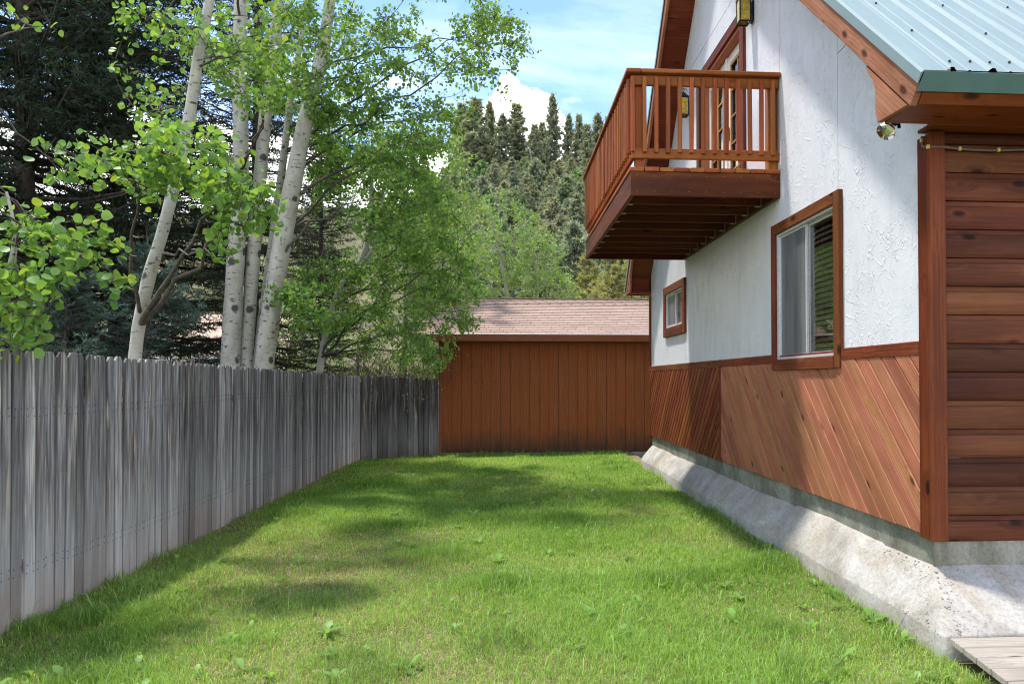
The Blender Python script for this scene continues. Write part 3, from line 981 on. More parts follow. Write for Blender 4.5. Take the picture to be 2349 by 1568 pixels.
# --- balcony doors
dr = frame_mesh('balcony_door', DR['y0'], DR['y1'], DR['z0'] - .02, DR['z1'], XW - .004, XW + .16, .035, M['jamb'], house)
for (a, b) in ((DR['y1'] + .001, DR['y1'] + .13), (DR['y0'] - .13, DR['y0'] - .001)):
    box('casing', (XW - .034, XW + .004), (a, b), (DR['z0'] - .02, DR['z1'] + .115), M['trim'], dr)
box('casing', (XW - .036, XW + .004), (DR['y0'] - .0005, DR['y1'] + .0005), (DR['z1'] + .001, DR['z1'] + .114), M['trim'], dr)
ymid = (DR['y0'] + DR['y1']) / 2
for (a, b) in ((DR['y0'] + .04, ymid - .003), (ymid + .003, DR['y1'] - .04)):
    z0, z1 = DR['z0'] + .02, DR['z1'] - .04
    leaf = frame_mesh('door_leaf', a, b, z0, z1, XW + .095, XW + .135, .135, M['white'], dr)
    ga, gb, gz0, gz1 = a + .135, b - .135, z0 + .135, z1 - .135
    for (n, r) in (('s', ((ga - .012, ga + .028), (gz0, gz1))), ('s', ((gb - .028, gb + .012), (gz0, gz1))), ('t', ((ga + .028, gb - .028), (gz1 - .028, gz1 + .012))), ('t', ((ga + .028, gb - .028), (gz0 - .012, gz0 + .028)))):
        box('glazing_bead', (XW + .083, XW + .096), r[0], r[1], M['goldwood'], dr)
    pane(dr, ga, gb, gz0, gz1, XW + .112, M['glass'])
    box('muntin', (XW + .090, XW + .110), ((ga + gb) / 2 - .010, (ga + gb) / 2 + .010), (gz0 + .028, gz1 - .028), M['goldwood'], dr, .002)
    for k in range(1, 5):
        zz = gz0 + (gz1 - gz0) * k / 5
        for (p, q) in ((ga + .028, (ga + gb) / 2 - .010), ((ga + gb) / 2 + .010, gb - .028)):
            box('muntin', (XW + .090, XW + .110), (p, q), (zz - .010, zz + .010), M['goldwood'], dr, .002)
    for k in range(18):                                   # inside blind on the far leaf only
        if a > ymid:
            zz = gz0 + .04 + k * (gz1 - gz0 - .08) / 17
            board('blind_slat', (XW + .15, ga, zz), (XW + .15, gb, zz), .05, .002, (-.5, 0, .85), M['blind'], dr, 0)
box('door_astragal', (XW + .075, XW + .096), (ymid - .028, ymid + .028), (DR['z0'] + .02, DR['z1'] - .04), M['white'], dr)
box('door_handle', (XW + .03, XW + .076), (ymid - .10, ymid - .055), (DR['z0'] + .93, DR['z0'] + .96), M['iron'], dr, .004)
box('handle_plate', (XW + .085, XW + .0955), (ymid - .085, ymid - .045), (DR['z0'] + .86, DR['z0'] + 1.02), M['iron'], dr, .003)
room(dr, DR['y0'], DR['y1'], DR['z0'] + .4, DR['z1'], 2.0)

# --- balcony
BY0, BY1, BX, BZ0, BZ1 = 6.835, 10.484, 1.212, 3.290, 3.508
balc = box('balcony', (XW - .045, XW - .004), (BY0 + .045, BY1 - .045), (BZ0 - .004, BZ1), M['joist'], house)    # ledger against the wall
balc['label'] = 'timber balcony with orange stained railing'
box('rim_joist', (BX, XW - .004), (BY0, BY0 + .04), (BZ0 - .006, BZ1), M['beam'], balc)
box('rim_joist', (BX, XW - .004), (BY1 - .04, BY1), (BZ0 - .006, BZ1), M['beam'], balc)
box('rim_joist', (BX - .001, BX + .04), (BY0 + .0405, BY1 - .0405), (BZ0 - .004, BZ1), M['beam'], balc)
for k in range(1, 9):
    yy = BY0 + .02 + k * .401
    box('joist', (BX + .042, XW - .048), (yy - .019, yy + .019), (BZ0 + .012, BZ1 - .002), M['joist'], balc)
    for (xa, xb) in ((BX + .0405, BX + .095), (XW - .10, XW - .0455)):
        prism('joist_hanger', [(0, -.003), (.082, -.003), (.082, .10), (.062, .135), (.020, .135), (0, .10)], (xa if xa < 2 else xb - .008, yy + .041, BZ0 + .008), (0, -1, 0), (0, 0, 1), -.008, M['galv'], balc, .001)
        box('hanger_seat', (xa, xb), (yy - .024, yy + .024), (BZ0 + .004, BZ0 + .0105), M['galv'], balc, .001)
NB = 10
pw = (XW - .006 - (BX - .012)) / NB
for k in range(NB):
    x0 = BX - .012 + k * pw
    box('deck_board', (x0, x0 + pw - .007), (BY0 - .014 + rnd.uniform(-.004, .003), BY1 + .012), (BZ1 + .002, BZ1 + .042 + rnd.uniform(-.002, .002)), M['rail'], balc, .005)
ZD = BZ1 + .042
for (px, py) in ((BX + .055, BY0 + .055), (BX + .055, BY1 - .145), (XW - .098, BY0 + .055), (XW - .098, BY1 - .145), (BX + .055, (BY0 + BY1) / 2 - .045)):
    box('railing_post', (px, px + .088), (py, py + .088), (ZD + .001, 4.428), M['rail'], balc, .006)
# rails are fixed to the outside of the posts, balusters to the outside of the rails
def rails(z0, z1, nm):
    box(nm, (BX + .012, XW - .006), (BY0 + .018, BY0 + .054), (z0, z1), M['rail'], balc, .004)
    box(nm, (BX + .012, XW - .006), (BY1 - .054, BY1 - .018), (z0, z1), M['rail'], balc, .004)
    box(nm, (BX + .0125, BX + .052), (BY0 + .0545, BY1 - .0545), (z0, z1), M['rail'], balc, .004)
rails(4.332, 4.427, 'top_rail')
rails(3.640, 3.735, 'bottom_rail')
box('cap_rail', (BX - .045, BX + .096), (BY0 - .045, BY1 + .045), (4.4285, 4.466), M['rail'], balc, .006)
box('cap_rail', (BX + .0975, XW - .005), (BY0 - .044, BY0 + .096), (4.4285, 4.4655), M['rail'], balc, .006)
box('cap_rail', (BX + .0975, XW - .005), (BY1 - .096, BY1 + .044), (4.4285, 4.4655), M['rail'], balc, .006)
def baluster(x0, y0):
    z0, z1 = 3.690 + rnd.uniform(-.006, .004), 4.400 + rnd.uniform(-.003, .003)
    s = .036
    v = [(-(z1 - z0) / 2, 0, 0), (-(z1 - z0) / 2, s, 0), (-(z1 - z0) / 2, s, s), (-(z1 - z0) / 2, 0, s)]
    L = round(z1 - z0, 3)
    mw = frame(Vector((0, 0, 1)), Vector((1, 0, 0)), Vector((0, 1, 0)), Vector((x0 + s / 2, y0 + s / 2, (z0 + z1) / 2)))
    mw = mw @ Matrix.Rotation(rnd.uniform(-.006, .006), 4, 'Z')
    mesh_obj('baluster', box_mesh(L, s, s, M['rail'], .003), balc, mw)
for k in range(13):
    baluster(BX + .000 + k * .1122, BY0 - .0185)
for k in range(13):
    baluster(BX + .000 + k * .1122, BY1 - .0175)
for k in range(32):
    baluster(BX - .0240, BY0 + .055 + k * .1122)
nv, nf, n0 = [], [], 0
for k in range(9):                                        # nail heads on the near rim joist
    for zz in (BZ0 + .035, BZ1 - .035):
        nv.append(ico_v * .004 + np.array([BX + .06 + k * .165, BY0 - .0005, zz]))
        nf.append(ico_f + n0)
        n0 += 12
mesh_obj('nail_heads', np_mesh('nail_heads', np.concatenate(nv), [np.concatenate(nf)], M['galv']), balc)

# --- roof: ribbed metal sheets, trim, rake boards, soffits
roof = bpy.data.objects.new('roof', None)
link(roof, house, Matrix.Translation((XB, Y_R, Z_R)))
def slope_frame(near, off):
    """u up the slope, v along +x, origin at the eave edge raised by off"""
    if near:
        u = Vector((0, 1, S1)).normalized()
        n = Vector((0, -S1, 1)).normalized()
        o = Vector((0, Y_EN, Z_EV))
        L = math.hypot(Y_R - Y_EN, Z_R - Z_EV)
    else:
        u = Vector((0, -1, S2)).normalized()
        n = Vector((0, S2, 1)).normalized()
        o = Vector((0, Y_EF, Z_EV))
        L = math.hypot(Y_EF - Y_R, Z_R - Z_EV)
    return u, n, o + n * off, L
def roof_sheets(near):
    u, n, o, L = slope_frame(near, .050)
    prof = [(0, .006), (.018, .024), (.036, .024), (.054, .006), (.118, .006), (.124, .010), (.132, .010), (.138, .006)]
    x = XB + .125
    while x < XE + .4:
        P = []
        for r in range(4):
            P += [(x + r * .229 + a, h) for a, h in prof]
        P.append((x + 4 * .229, .006))
        lo, hi = -.035, L - .02
        vs = []
        for s in (lo, hi):
            for (a, h) in P:
                vs.append(tuple(o + u * s + n * h + Vector((a, 0, 0))))
        k = len(P)
        fs = [(i, i + 1, k + i + 1, k + i) for i in range(k - 1)]
        mesh_obj('roof_sheet', py_mesh('roof_sheet', vs, fs, M['roof']), roof)
        if near:
            for r in range(4):
                for (s, da) in ((.10, .075), (.10, .195), (.62, .09), (1.2, .09)):
                    if s > .5 and r % 2:
                        continue
                    c = o + u * (s + rnd.uniform(-.01, .01)) + n * .012 + Vector((x + r * .229 + da, 0, 0))
                    mesh_obj('roof_screw', SCREW, roof, Matrix.Translation(c))
        x += 4 * .229
SCREW = py_mesh('roof_screw', [tuple(v * .0085) for v in ico_v], [tuple(f) for f in ico_f], M['screw'])
roof_sheets(True)
roof_sheets(False)
for near in (True, False):
    u, n, o, L = slope_frame(near, 0)
    # deck under the sheets
    for (nm, a, b, h0, h1, x0, x1, mt) in (('roof_deck', -.02, L - .02, .004, .048, XB + .13, XE + .4, 'soffit'),):
        c = [o + u * s + n * h + Vector((x, 0, 0)) for s in (a, b) for h in (h0, h1) for x in (x0, x1)]
        mesh_obj(nm, py_mesh(nm, [tuple(p) for p in c], BOXF, M[mt]), roof)
    # gable trim: a lip over the rake board and a flat return under the first sheet
    P = [(XB - .016, -.012), (XB - .016, .044), (XB - .004, .058), (XB + .118, .058), (XB + .124, .066), (XB + .14, .066), (XB + .14, .05), (XB - .006, .046), (XB - .010, -.012)]
    vs = [tuple(o + u * s + n * h + Vector((x, 0, 0))) for s in (-.045, L + .01) for (x, h) in P]
    k = len(P)
    mesh_obj('gable_trim', py_mesh('gable_trim', vs, [(i, (i + 1) % k, k + (i + 1) % k, k + i) for i in range(k)] + [tuple(range(k)), tuple(range(2 * k - 1, k - 1, -1))], M['roof']), roof)
    # eave trim
    c = [o + u * s + n * h + Vector((x, 0, 0)) for s in (-.046, -.040) for h in (-.055, .052) for x in (XB + .0, XE + .4)]
    mesh_obj('drip_edge', py_mesh('drip_edge', [tuple(p) for p in c], BOXF, M['drip']), roof)
    # rake board, cut square to the slope at the eave
    bw = .146
    poly = [(0, 0), (L + bw * .4, 0), (L + bw * .4, -bw), (0, -bw)] if False else None
    ua, va = u, n
    rk = [(-.03, -.003), (L - .0, -.003), (L - (bw * (S1 if near else S2)), -bw), (-.03, -bw)]
    nx = ua.cross(va)
    if nx.x < 0:
        ob = prism('rake_board', [(p[0] - L / 2, p[1] + bw / 2) for p in rk], o + u * (L / 2) - n * (bw / 2) + Vector((XB + .038, 0, 0)), ua, va, .038, M['barge'], roof, .004)
    else:
        ob = prism('rake_board', [(p[0] - L / 2, p[1] + bw / 2) for p in rk], o + u * (L / 2) - n * (bw / 2) + Vector((XB, 0, 0)), ua, va, .038, M['barge'], roof, .004)
    # soffit boards under the overhang
    nseg = 4
    for q in range(nseg):
        s0, s1 = .10 + (L - .25) * q / nseg, .10 + (L - .25) * (q + 1) / nseg - .006
        c = [o + u * s + n * h + Vector((x, 0, 0)) for s in (s0, s1) for h in (-.105, -.085) for x in (XB + .04, XW - .004)]
        mesh_obj('soffit_board', py_mesh('soffit_board', [tuple(p) for p in c], BOXF, M['soffit']), roof)
    # frieze along the wall under the soffit
    # fascia square to the slope, then a level soffit back to the wall
    c = [o + u * s + n * h + Vector((x, 0, 0)) for s in (-.036, -.004) for h in (-.132, -.057) for x in (XB + .039, XE + .38)]
    fo = [tuple(p) for p in c]
    ctr = sum((Vector(p) for p in fo), Vector()) / 8
    mesh_obj('fascia_board', py_mesh('fascia_board', [tuple(Vector(p) - ctr) for p in fo], BOXF, M['fascia'], bevel=.003), roof, Matrix.Translation(ctr))
    yb = (o + u * -.03 - n * .131).y
    zb = 3.092
    if near:
        box('eave_soffit', (XB + .041, XE + .38), (yb + .002, 4.268), (zb - .0, zb + .02), M['fascia'], roof)
        box('eave_soffit', (XW - .05, XE + .38), (4.2695, YL + .02), (zb - .0, zb + .02), M['fascia'], roof)
    else:
        box('eave_soffit', (XB + .039, XE + .38), (YF - .03, yb - .002), (zb - .0, zb + .02), M['fascia'], roof)
        box('eave_end_board', (XB + .039, XW - .03), (YF + .02, YF + .04), (zb + .021, zb + .27), M['fascia'], roof)
# carved brackets that finish the rake boards
bk = [(3.955, 3.083), (4.284, 3.100), (4.310, 3.200), (4.306, 3.296), (4.338, 3.380), (4.400, 3.452), (4.424, 3.505)]
bl = (Vector((XB, 3.955, 3.083)) + Vector((XB, 4.424, 3.505))) / 2
ud = Vector((0, 1, S1)).normalized()
vd = Vector((0, -S1, 1)).normalized()
def to_uv(y, z):
    d = Vector((XB, y, z)) - bl
    return (d.dot(ud), d.dot(vd))
prism('rake_bracket', [to_uv(*p) for p in bk], bl + Vector((.040, 0, 0)), ud, vd, .034, M['barge'], roof, .003) if ud.cross(vd).x < 0 else prism('rake_bracket', [to_uv(*p) for p in bk], bl + Vector((.006, 0, 0)), ud, vd, .034, M['barge'], roof, .003)
def mirror_y(y, z):
    # same outline on the far eave
    return (Y_EF - (y - Y_EN) * .82, z)
bkf = [mirror_y(*p) for p in bk]
prism('rake_bracket', bkf, (XB + .006, 0, 0), (0, 1, 0), (0, 0, 1), .034, M['barge'], roof, .003)

# ------------------------------------------------------------------ lamps and cable fixed to the house
def lantern(y, z, label):
    t = thing('wall_lantern', (XW, y, z), label, 'lantern', 'wall lanterns beside the balcony door')
    a, d, h = .056, .112, .225
    x1 = XW - .045
    x0 = x1 - d
    box('back_plate', (XW - .016, XW - .001), (y - .04, y + .04), (z - .01, z + .21), M['iron'], t, .003)
    box('arm', (x1 - .02, XW - .015), (y - .012, y + .012), (z + .10, z + .125), M['iron'], t, .002)
    for (px, py) in ((x0, y - a), (x0, y + a), (x1, y - a), (x1, y + a)):
        box('corner_bar', (px - .006, px + .006), (py - .006, py + .006), (z - .02, z + h), M['iron'], t, .001)
    for zz in (z - .02, z + h):
        frame_ring = [(x0 - .008, x1 + .008, y - a - .008, y - a + .006), (x0 - .008, x1 + .008, y + a - .006, y + a + .008)]
        for r in frame_ring:
            box('rim', r[:2], r[2:], (zz - .006, zz + .008), M['iron'], t, .001)
        for xx in (x0, x1):
            box('rim', (xx - .008, xx + .006), (y - a + .0065, y + a - .0065), (zz - .006, zz + .008), M['iron'], t, .001)
    for sy in (-1, 1):
        box('glass_panel', (x0 + .006, x1 - .006), (y + sy * (a - .002) - .002, y + sy * (a - .002) + .002), (z - .012, z + h - .008), M['amber'], t, 0)
    box('glass_panel', (x0 - .001, x0 + .003), (y - a + .006, y + a - .006), (z - .012, z + h - .008), M['amber'], t, 0)
    v = [(x0 - .01, y - a - .01, z + h + .009), (x1 + .01, y - a - .01, z + h + .009), (x1 + .01, y + a + .01, z + h + .009), (x0 - .01, y + a + .01, z + h + .009), ((x0 + x1) / 2, y, z + h + .09)]
    mesh_obj('cap', py_mesh('cap', v, [(0, 1, 2, 3), (0, 1, 4), (1, 2, 4), (2, 3, 4), (3, 0, 4)], M['iron']), t)
    for k in (-1, 1):
        pts = [((x0 + x1) / 2 + k * (.02 + .03 * math.cos(q)), y, z + h + .11 + .03 * math.sin(q)) for q in np.linspace(0, 5, 12)]
        V_, F_ = tube_arrays(pts, [.004] * 12, 5)
        mesh_obj('scroll', py_mesh('scroll', [tuple(p) for p in V_], F_, M['iron']), t)
lantern(7.58, 5.33, 'black iron wall lantern with amber glass nearer the teal roof edge')
lantern(10.15, 5.27, 'black iron wall lantern seen behind the balcony railing')

fl = thing('flood_light', (XW - .02, 4.52, 3.06), 'silver reflector flood bulb under the teal roof eave', 'flood light')
def cone_rings(rings, c, d, sides=20):
    d = Vector(d).normalized()
    a = d.orthogonal().normalized()
    b = d.cross(a)
    vs = [tuple(Vector(c) + d * s + (a * math.cos(2 * math.pi * k / sides) + b * math.sin(2 * math.pi * k / sides)) * r) for s, r in rings for k in range(sides)]
    fs = [(i * sides + k, i * sides + (k + 1) % sides, (i + 1) * sides + (k + 1) % sides, (i + 1) * sides + k) for i in range(len(rings) - 1) for k in range(sides)]
    fs += [tuple(range(sides - 1, -1, -1)), tuple(range((len(rings) - 1) * sides, len(rings) * sides))]
    return vs, fs
fc, fd = at(2048, 284, 4.36), (-.62, -.18, -.62)
vs, fs = cone_rings([(0, .016), (.012, .022), (.03, .030), (.06, .050), (.078, .060), (.086, .058)], fc, fd)
mesh_obj('bulb', py_mesh('bulb', vs, fs, M['chrome'], True), fl)
vs, fs = cone_rings([(-.055, .022), (-.004, .024), (.010, .018)], fc, fd)
mesh_obj('socket', py_mesh('socket', vs, fs, M['iron'], True), fl)
V_, F_ = tube_arrays([Vector(fc) - Vector(fd).normalized() * .05, Vector(fc) + Vector((.04, .02, .045)), (fc.x + .05, fc.y + .02, 3.105)], [.010] * 3, 8)
mesh_obj('stem', py_mesh('stem', [tuple(p) for p in V_], F_, M['iron'], True), fl)

cb = thing('electric_cable', (XW - .05, YN - .03, 2.95), 'thin grey electric cable stapled across the log siding below the eave', 'cable')
zc = 2.985
pts = [(XW - .034, YN + .03, 3.07), (XW - .034, YN + .025, 3.02), (XW - .035, YN + .02, zc + .02), (XW - .033, YN - .03, zc), (XW - .015, YN - .048, zc - .004), (XW + .06, YN - .048, zc - .003)]
for k in range(16):
    pts.append((XW + .16 + k * .1, YN - .030 - .004, zc - .008 - .006 * math.sin(k * .9)))
V_, F_ = tube_arrays(pts, [.0065] * len(pts), 8)
mesh_obj('wire', py_mesh('wire', [tuple(p) for p in V_], F_, M['cable'], True), cb)
for (x, y, z) in ((XW - .035, YN + .03, 3.045), (XW - .031, YN - .034, zc), (XW + .17, YN - .036, zc - .008), (XW + .42, YN - .036, zc - .010), (XW + .68, YN - .036, zc - .010)):
    box('staple', (x - .008, x + .008), (y - .010, y + .008), (z - .012, z + .012), M['staple'], cb, .002)

# ------------------------------------------------------------------ boardwalk at the corner
bwk = thing('boardwalk', (2.9, 3.5, 0), 'weathered grey plank walkway end at the house corner', 'walkway')
yy = 3.962
k = 0
while yy > 1.2:
    xl = 2.483 - (3.975 - yy) * .142
    x2 = 2.483 - (3.975 - (yy - .14)) * .142
    prism('plank', [(xl - 4.2, .068), (x2 - 4.2, -.068), (1.8, -.068), (1.8, .068)], (4.2, yy - .07, .092 + rnd.uniform(-.002, .002)), (1, 0, 0), (0, 1, 0), .036, M['deckgrey'], bwk, .004)
    yy -= .1435
    k += 1
prism('edge_board', [(-1.4, -.10), (1.4, -.10), (1.4, 0), (-1.4, 0)], (2.490 + .010, 3.955 - 1.4, .088), (-.142, -1, 0), (0, 0, 1), .036, M['deckgrey'], bwk, .004)
for q in range(3):
    box('bearer', (2.9 + q * 1.2, 2.99 + q * 1.2), (1.3, 3.93), (-.05, .0885), M['deckgrey'], bwk)

# ------------------------------------------------------------------ garage at the end of the yard
GY, GX0, GX1 = 15.6, -1.27, 5.2
gar = thing('garage', (GX0, GY, 0), 'low orange-brown plywood garage with tan shingle roof at the end of the lawn', 'garage')
nb = int((GX1 - GX0) / .2032)
SB = py_mesh('siding_board', [(x, y, z) for x in (-.0980, .0980) for y in (-.008, .004) for z in (0, 2.40)], [(0, 1, 3, 2), (4, 6, 7, 5), (0, 4, 5, 1), (2, 3, 7, 6), (0, 2, 6, 4), (1, 5, 7, 3)], M['t111'], bevel=.002)
for k in range(nb):
    mesh_obj('siding_board', SB, gar, Matrix.Translation((GX0 + .05 + (k + .5) * .2032, GY, .055)))
box('corner_trim', (GX0 - .02, GX0 + .049), (GY - .022, GY + .05), (.05, 2.40), M['garage_trim'], gar)
box('wall_core', (GX0 + .01, GX1), (GY + .005, GY + 5.9), (.05, 2.42), M['felt'], gar)
box('slab', (GX0 - .03, GX1), (GY - .035, GY + 5.95), (-.15, .048), M['slab'], gar, .006)
box('side_wall', (GX0 - .008, GX0 + .009), (GY + .051, GY + 5.9), (.055, 2.42), M['t111'], gar)
E_Y, E_Z, R_Y, R_Z = GY - .40, 2.505, 18.6, 3.60
gsl = math.hypot(R_Y - E_Y, R_Z - E_Z)
gu = Vector((0, R_Y - E_Y, R_Z - E_Z)).normalized()
gn = Vector((0, -gu.z, gu.y))
GRX0, GRX1 = GX0 - .33, GX1 + .3
groof = bpy.data.objects.new('roof', py_mesh('roof', [tuple(Vector((x, 0, 0)) + Vector((0, E_Y, E_Z)) + gu * s + gn * h) for s in (0, gsl) for h in (-.11, -.006) for x in (GRX0 + .02, GRX1)] , BOXF, M['felt']))
link(groof, gar)
mesh_obj('roof_back', py_mesh('roof_back', [(GRX0, R_Y, R_Z + .002), (GRX1, R_Y, R_Z + .002), (GRX1, R_Y + 3.4, 2.5), (GRX0, R_Y + 3.4, 2.5), (GRX0, R_Y, R_Z - .1), (GRX1, R_Y, R_Z - .1), (GRX1, R_Y + 3.4, 2.4), (GRX0, R_Y + 3.4, 2.4)], [(0, 1, 2, 3), (7, 6, 5, 4), (0, 4, 5, 1), (2, 6, 7, 3), (0, 3, 7, 4), (1, 5, 6, 2)], M['shingle']), gar)
for sx in (GX0 + .001,):
    mesh_obj('gable_end', py_mesh('gable_end', [(sx, GY + .01, 2.42), (sx, GY + 5.9, 2.42), (sx, R_Y, R_Z - .12)], [(0, 1, 2)], M['t111']), gar)
box('fascia', (GRX0, GRX1), (E_Y - .03, E_Y + .0), (E_Z - .145, E_Z - .012), M['garage_trim'], gar)
box('eave_soffit', (GRX0 + .02, GRX1), (E_Y + .001, GY - .009), (E_Z - .135, E_Z - .118), M['garage_trim'], gar)
box('drip_edge', (GRX0 - .004, GRX1), (E_Y - .040, E_Y + .02), (E_Z - .011, E_Z + .002), M['alu'], gar, .002)
TW, TE = .268, .165
SH = py_mesh('shingle', [(x, y, z) for x in (-TW / 2 + .0035, TW / 2 - .0035) for y in (0, TE + .03) for z in (0, (.007 if y == 0 else .002))], BOXF, M['shingle'])
SHv = np.array([v.co for v in SH.vertices])
SHf = [np.array([tuple(p.vertices) for p in SH.polygons if len(p.vertices) == 4])]
nrow = int(gsl / TE) + 1
singles, rest_v, rest_f, nq = 0, [], [], 0
for r in range(nrow):
    o = Vector((0, E_Y, E_Z)) + gu * (r * TE - .03) + gn * .0
    x = GRX0 + TW * (.5 if r % 2 else 0) + (r % 3) * .05
    while x < GRX1:
        tilt = math.atan2(.0075, TE)
        mw = frame(Vector((1, 0, 0)), (gu * math.cos(tilt) - gn * math.sin(tilt)), (gn * math.cos(tilt) + gu * math.sin(tilt)), o + gn * .010 + Vector((x, 0, 0)))
        if singles < 295 and -.9 < x < 3.3 + r * .06:
            mesh_obj('shingle', SH, groof, mw)
            singles += 1
        else:
            m4 = np.array(mw)
            rest_v.append(SHv @ m4[:3, :3].T + m4[:3, 3])
            rest_f.append(SHf[0] + nq)
            nq += len(SHv)
        x += TW
so = mesh_obj('shingle_field', np_mesh('shingle_field', np.concatenate(rest_v), [np.concatenate(rest_f)], M['shingle']), groof)
so['kind'] = 'stuff'
for k in range(int((GRX1 - GRX0) / .3)):
    box('ridge_cap', (GRX0 + k * .3, GRX0 + k * .3 + .31), (R_Y - .10, R_Y + .10), (R_Z - .002 + .004 * (k % 2), R_Z + .014 + .004 * (k % 2)), M['shingle'], groof, .002)

# ------------------------------------------------------------------ fences
PICK = {}
def picket_mesh(w, h, ear, fm='fence'):
    key = (round(w, 3), round(h, 2), ear, fm)
    if key not in PICK:
        e = .024 if ear else 0.0
        poly = [(0, -w / 2), (h - e * 1.45, -w / 2), (h, -w / 2 + e), (h, w / 2 - e), (h - e * 1.45, w / 2), (0, w / 2)] if ear else [(0, -w / 2), (h, -w / 2), (h, w / 2), (0, w / 2)]
        n = len(poly)
        vs = [(p[0], p[1], -.009) for p in poly] + [(p[0], p[1], .009) for p in poly]
        fs = [tuple(range(n - 1, -1, -1)), tuple(range(n, 2 * n))] + [(i, (i + 1) % n, n + (i + 1) % n, n + i) for i in range(n)]
        PICK[key] = py_mesh('picket', vs, fs, M[fm], bevel=.0025)
    return PICK[key]
def fence_run(name, a, b, top, facing, label, fm='fence', gapat=None):
    a, b = Vector(a), Vector(b)
    d = (b - a)
    L = d.length
    d.normalize()
    nrm = Vector(facing)
    nrm = (nrm - d * nrm.dot(d)).normalized()
    f = thing(name, (a.x, a.y, 0), label, 'fence')
    nails = []
    s, i = 0.0, 0
    while s < L - .03:
        w = rnd.choice((.098, .101, .103, .105, .112))
        if gapat and abs(s - gapat) < .06:
            s += .022
            gapat = None
        p = a + d * (s + w / 2)
        zt = top(p) + rnd.uniform(-.006, .006)
        h = round(zt - float(lawn_z(p.x, p.y)) + .02, 2)
        x = Vector((0, 0, 1)) + d * rnd.gauss(0, .0045) + nrm * rnd.gauss(0, .004)
        x.normalize()
        y = nrm.cross(x).normalized()
        z = x.cross(y)
        base = Vector((p.x, p.y, zt - h)) + nrm * rnd.uniform(-.007, .007)
        for hz in (.36, .41, 1.36, 1.41):
            for q in (-.3, .3):
                nails.append(base + x * hz + y * (q * w + rnd.uniform(-.005, .005)) + z * .0095)
        mesh_obj('picket', picket_mesh(w, h, True, fm), f, frame(x, y, z, base))
        s += w + rnd.choice((.001, .002, .002, .003, .007))
        i += 1
    kk_ = len(nails)
    nv_ = np.concatenate([np.array(tuple(q))[None] + ico_v * .0042 for q in nails])
    nh = mesh_obj('nail_heads', np_mesh('nail_heads', nv_, [np.concatenate([ico_f + 12 * q for q in range(kk_)])], M['nail']), f)
    nh['kind'] = 'stuff'
    for hz in (.38, 1.38):
        board('rail', a + Vector((0, 0, hz)) - nrm * .035, b + Vector((0, 0, hz - .04)) - nrm * .035, .085, .038, nrm, M['fence'], f)
    n = max(1, int(L / 2.4))
    for k in range(n + 1):
        p = a + d * (L * k / n)
        q = p - nrm * .105
        board('post', (q.x, q.y, -.3), (q.x, q.y, top(p) - .12), .09, .09, nrm, M['fence'], f)
    return f
def top_side(p):
    return 1.757 - .0105 * (p.y - 4)
fence_run('wooden_fence', (-3.088, 3.0, 0), (-2.752, 14.72, 0), top_side, (1, 0, 0), 'long weathered grey picket fence running along the left side of the lawn', gapat=1.98)
fence_run('wooden_fence', (-2.735, 14.78, 0), (-1.30, 15.47, 0), lambda p: 1.645 - .03 * (p.x + 2.7), (0, -1, 0), 'short stained picket fence joining the side fence to the garage', 'fence_stained_shaded')

# ------------------------------------------------------------------ leaves, twigs and trees
def leaf_template(kind):
    if kind == 'big':
        half = np.array([(0, 0), (.10, .30), (.34, .49), (.62, .44), (.86, .20), (1.0, 0)])
    else:
        half = np.array([(0, 0), (.25, .46), (.72, .40), (1.0, 0)])
    n = len(half)
    up = np.column_stack([half, .16 * half[:, 1] - .10 * half[:, 0] ** 2])
    lo = up[1:-1].copy()
    lo[:, 1] *= -1
    V = np.concatenate([up, lo])
    f1 = list(range(n))
    f2 = [0] + [n - 1] + [n + i for i in range(n - 3, -1, -1)]
    return V, np.array([f1[::-1], f2[::-1]])

def rand_dirs(n, g):
    v = g.normal(size=(n, 3))
    return v / np.linalg.norm(v, axis=1, keepdims=True)

def leaf_frames(n, g, up=.55, down=.5):
    nr = rand_dirs(n, g) + np.array([0, 0, up])
    nr /= np.linalg.norm(nr, axis=1, keepdims=True)
    d = rand_dirs(n, g) + np.array([0, 0, -down])
    d -= nr * (d * nr).sum(1, keepdims=True)
    d /= np.linalg.norm(d, axis=1, keepdims=True) + 1e-9
    s = np.cross(nr, d)
    return d, s, nr

def leaf_arrays(P, size, g, kind='small', c0=(.11, .245, .042), c1=(.25, .41, .115), up=.55, down=.5):
    V, F = leaf_template(kind)
    n = len(P)
    d, s, nr = leaf_frames(n, g, up, down)
    sz = size * g.uniform(.5, 1.25, n)[:, None, None]
    verts = (P[:, None, :] + sz * (V[None, :, 0, None] * d[:, None, :] + V[None, :, 1, None] * s[:, None, :] + V[None, :, 2, None] * nr[:, None, :]))
    k = len(V)
    faces = (F[None] + (np.arange(n) * k)[:, None, None]).reshape(-1, F.shape[1])
    t = g.beta(1.1, 1.3, n)[:, None]
    col = np.array(c0) * (1 - t) + np.array(c1) * t
    col *= g.uniform(.85, 1.15, (n, 1))
    yel = g.random(n) < .06
    col[yel] = col[yel] * np.array([1.7, 1.25, .9])
    return verts.reshape(-1, 3), faces, np.repeat(col, k, axis=0)

def in_poly(x, y, poly):
    c = False
    for i in range(len(poly)):
        x1, y1 = poly[i]
        x2, y2 = poly[i - 1]
        if (y1 > y) != (y2 > y) and x < (x2 - x1) * (y - y1) / (y2 - y1) + x1:
            c = not c
    return c

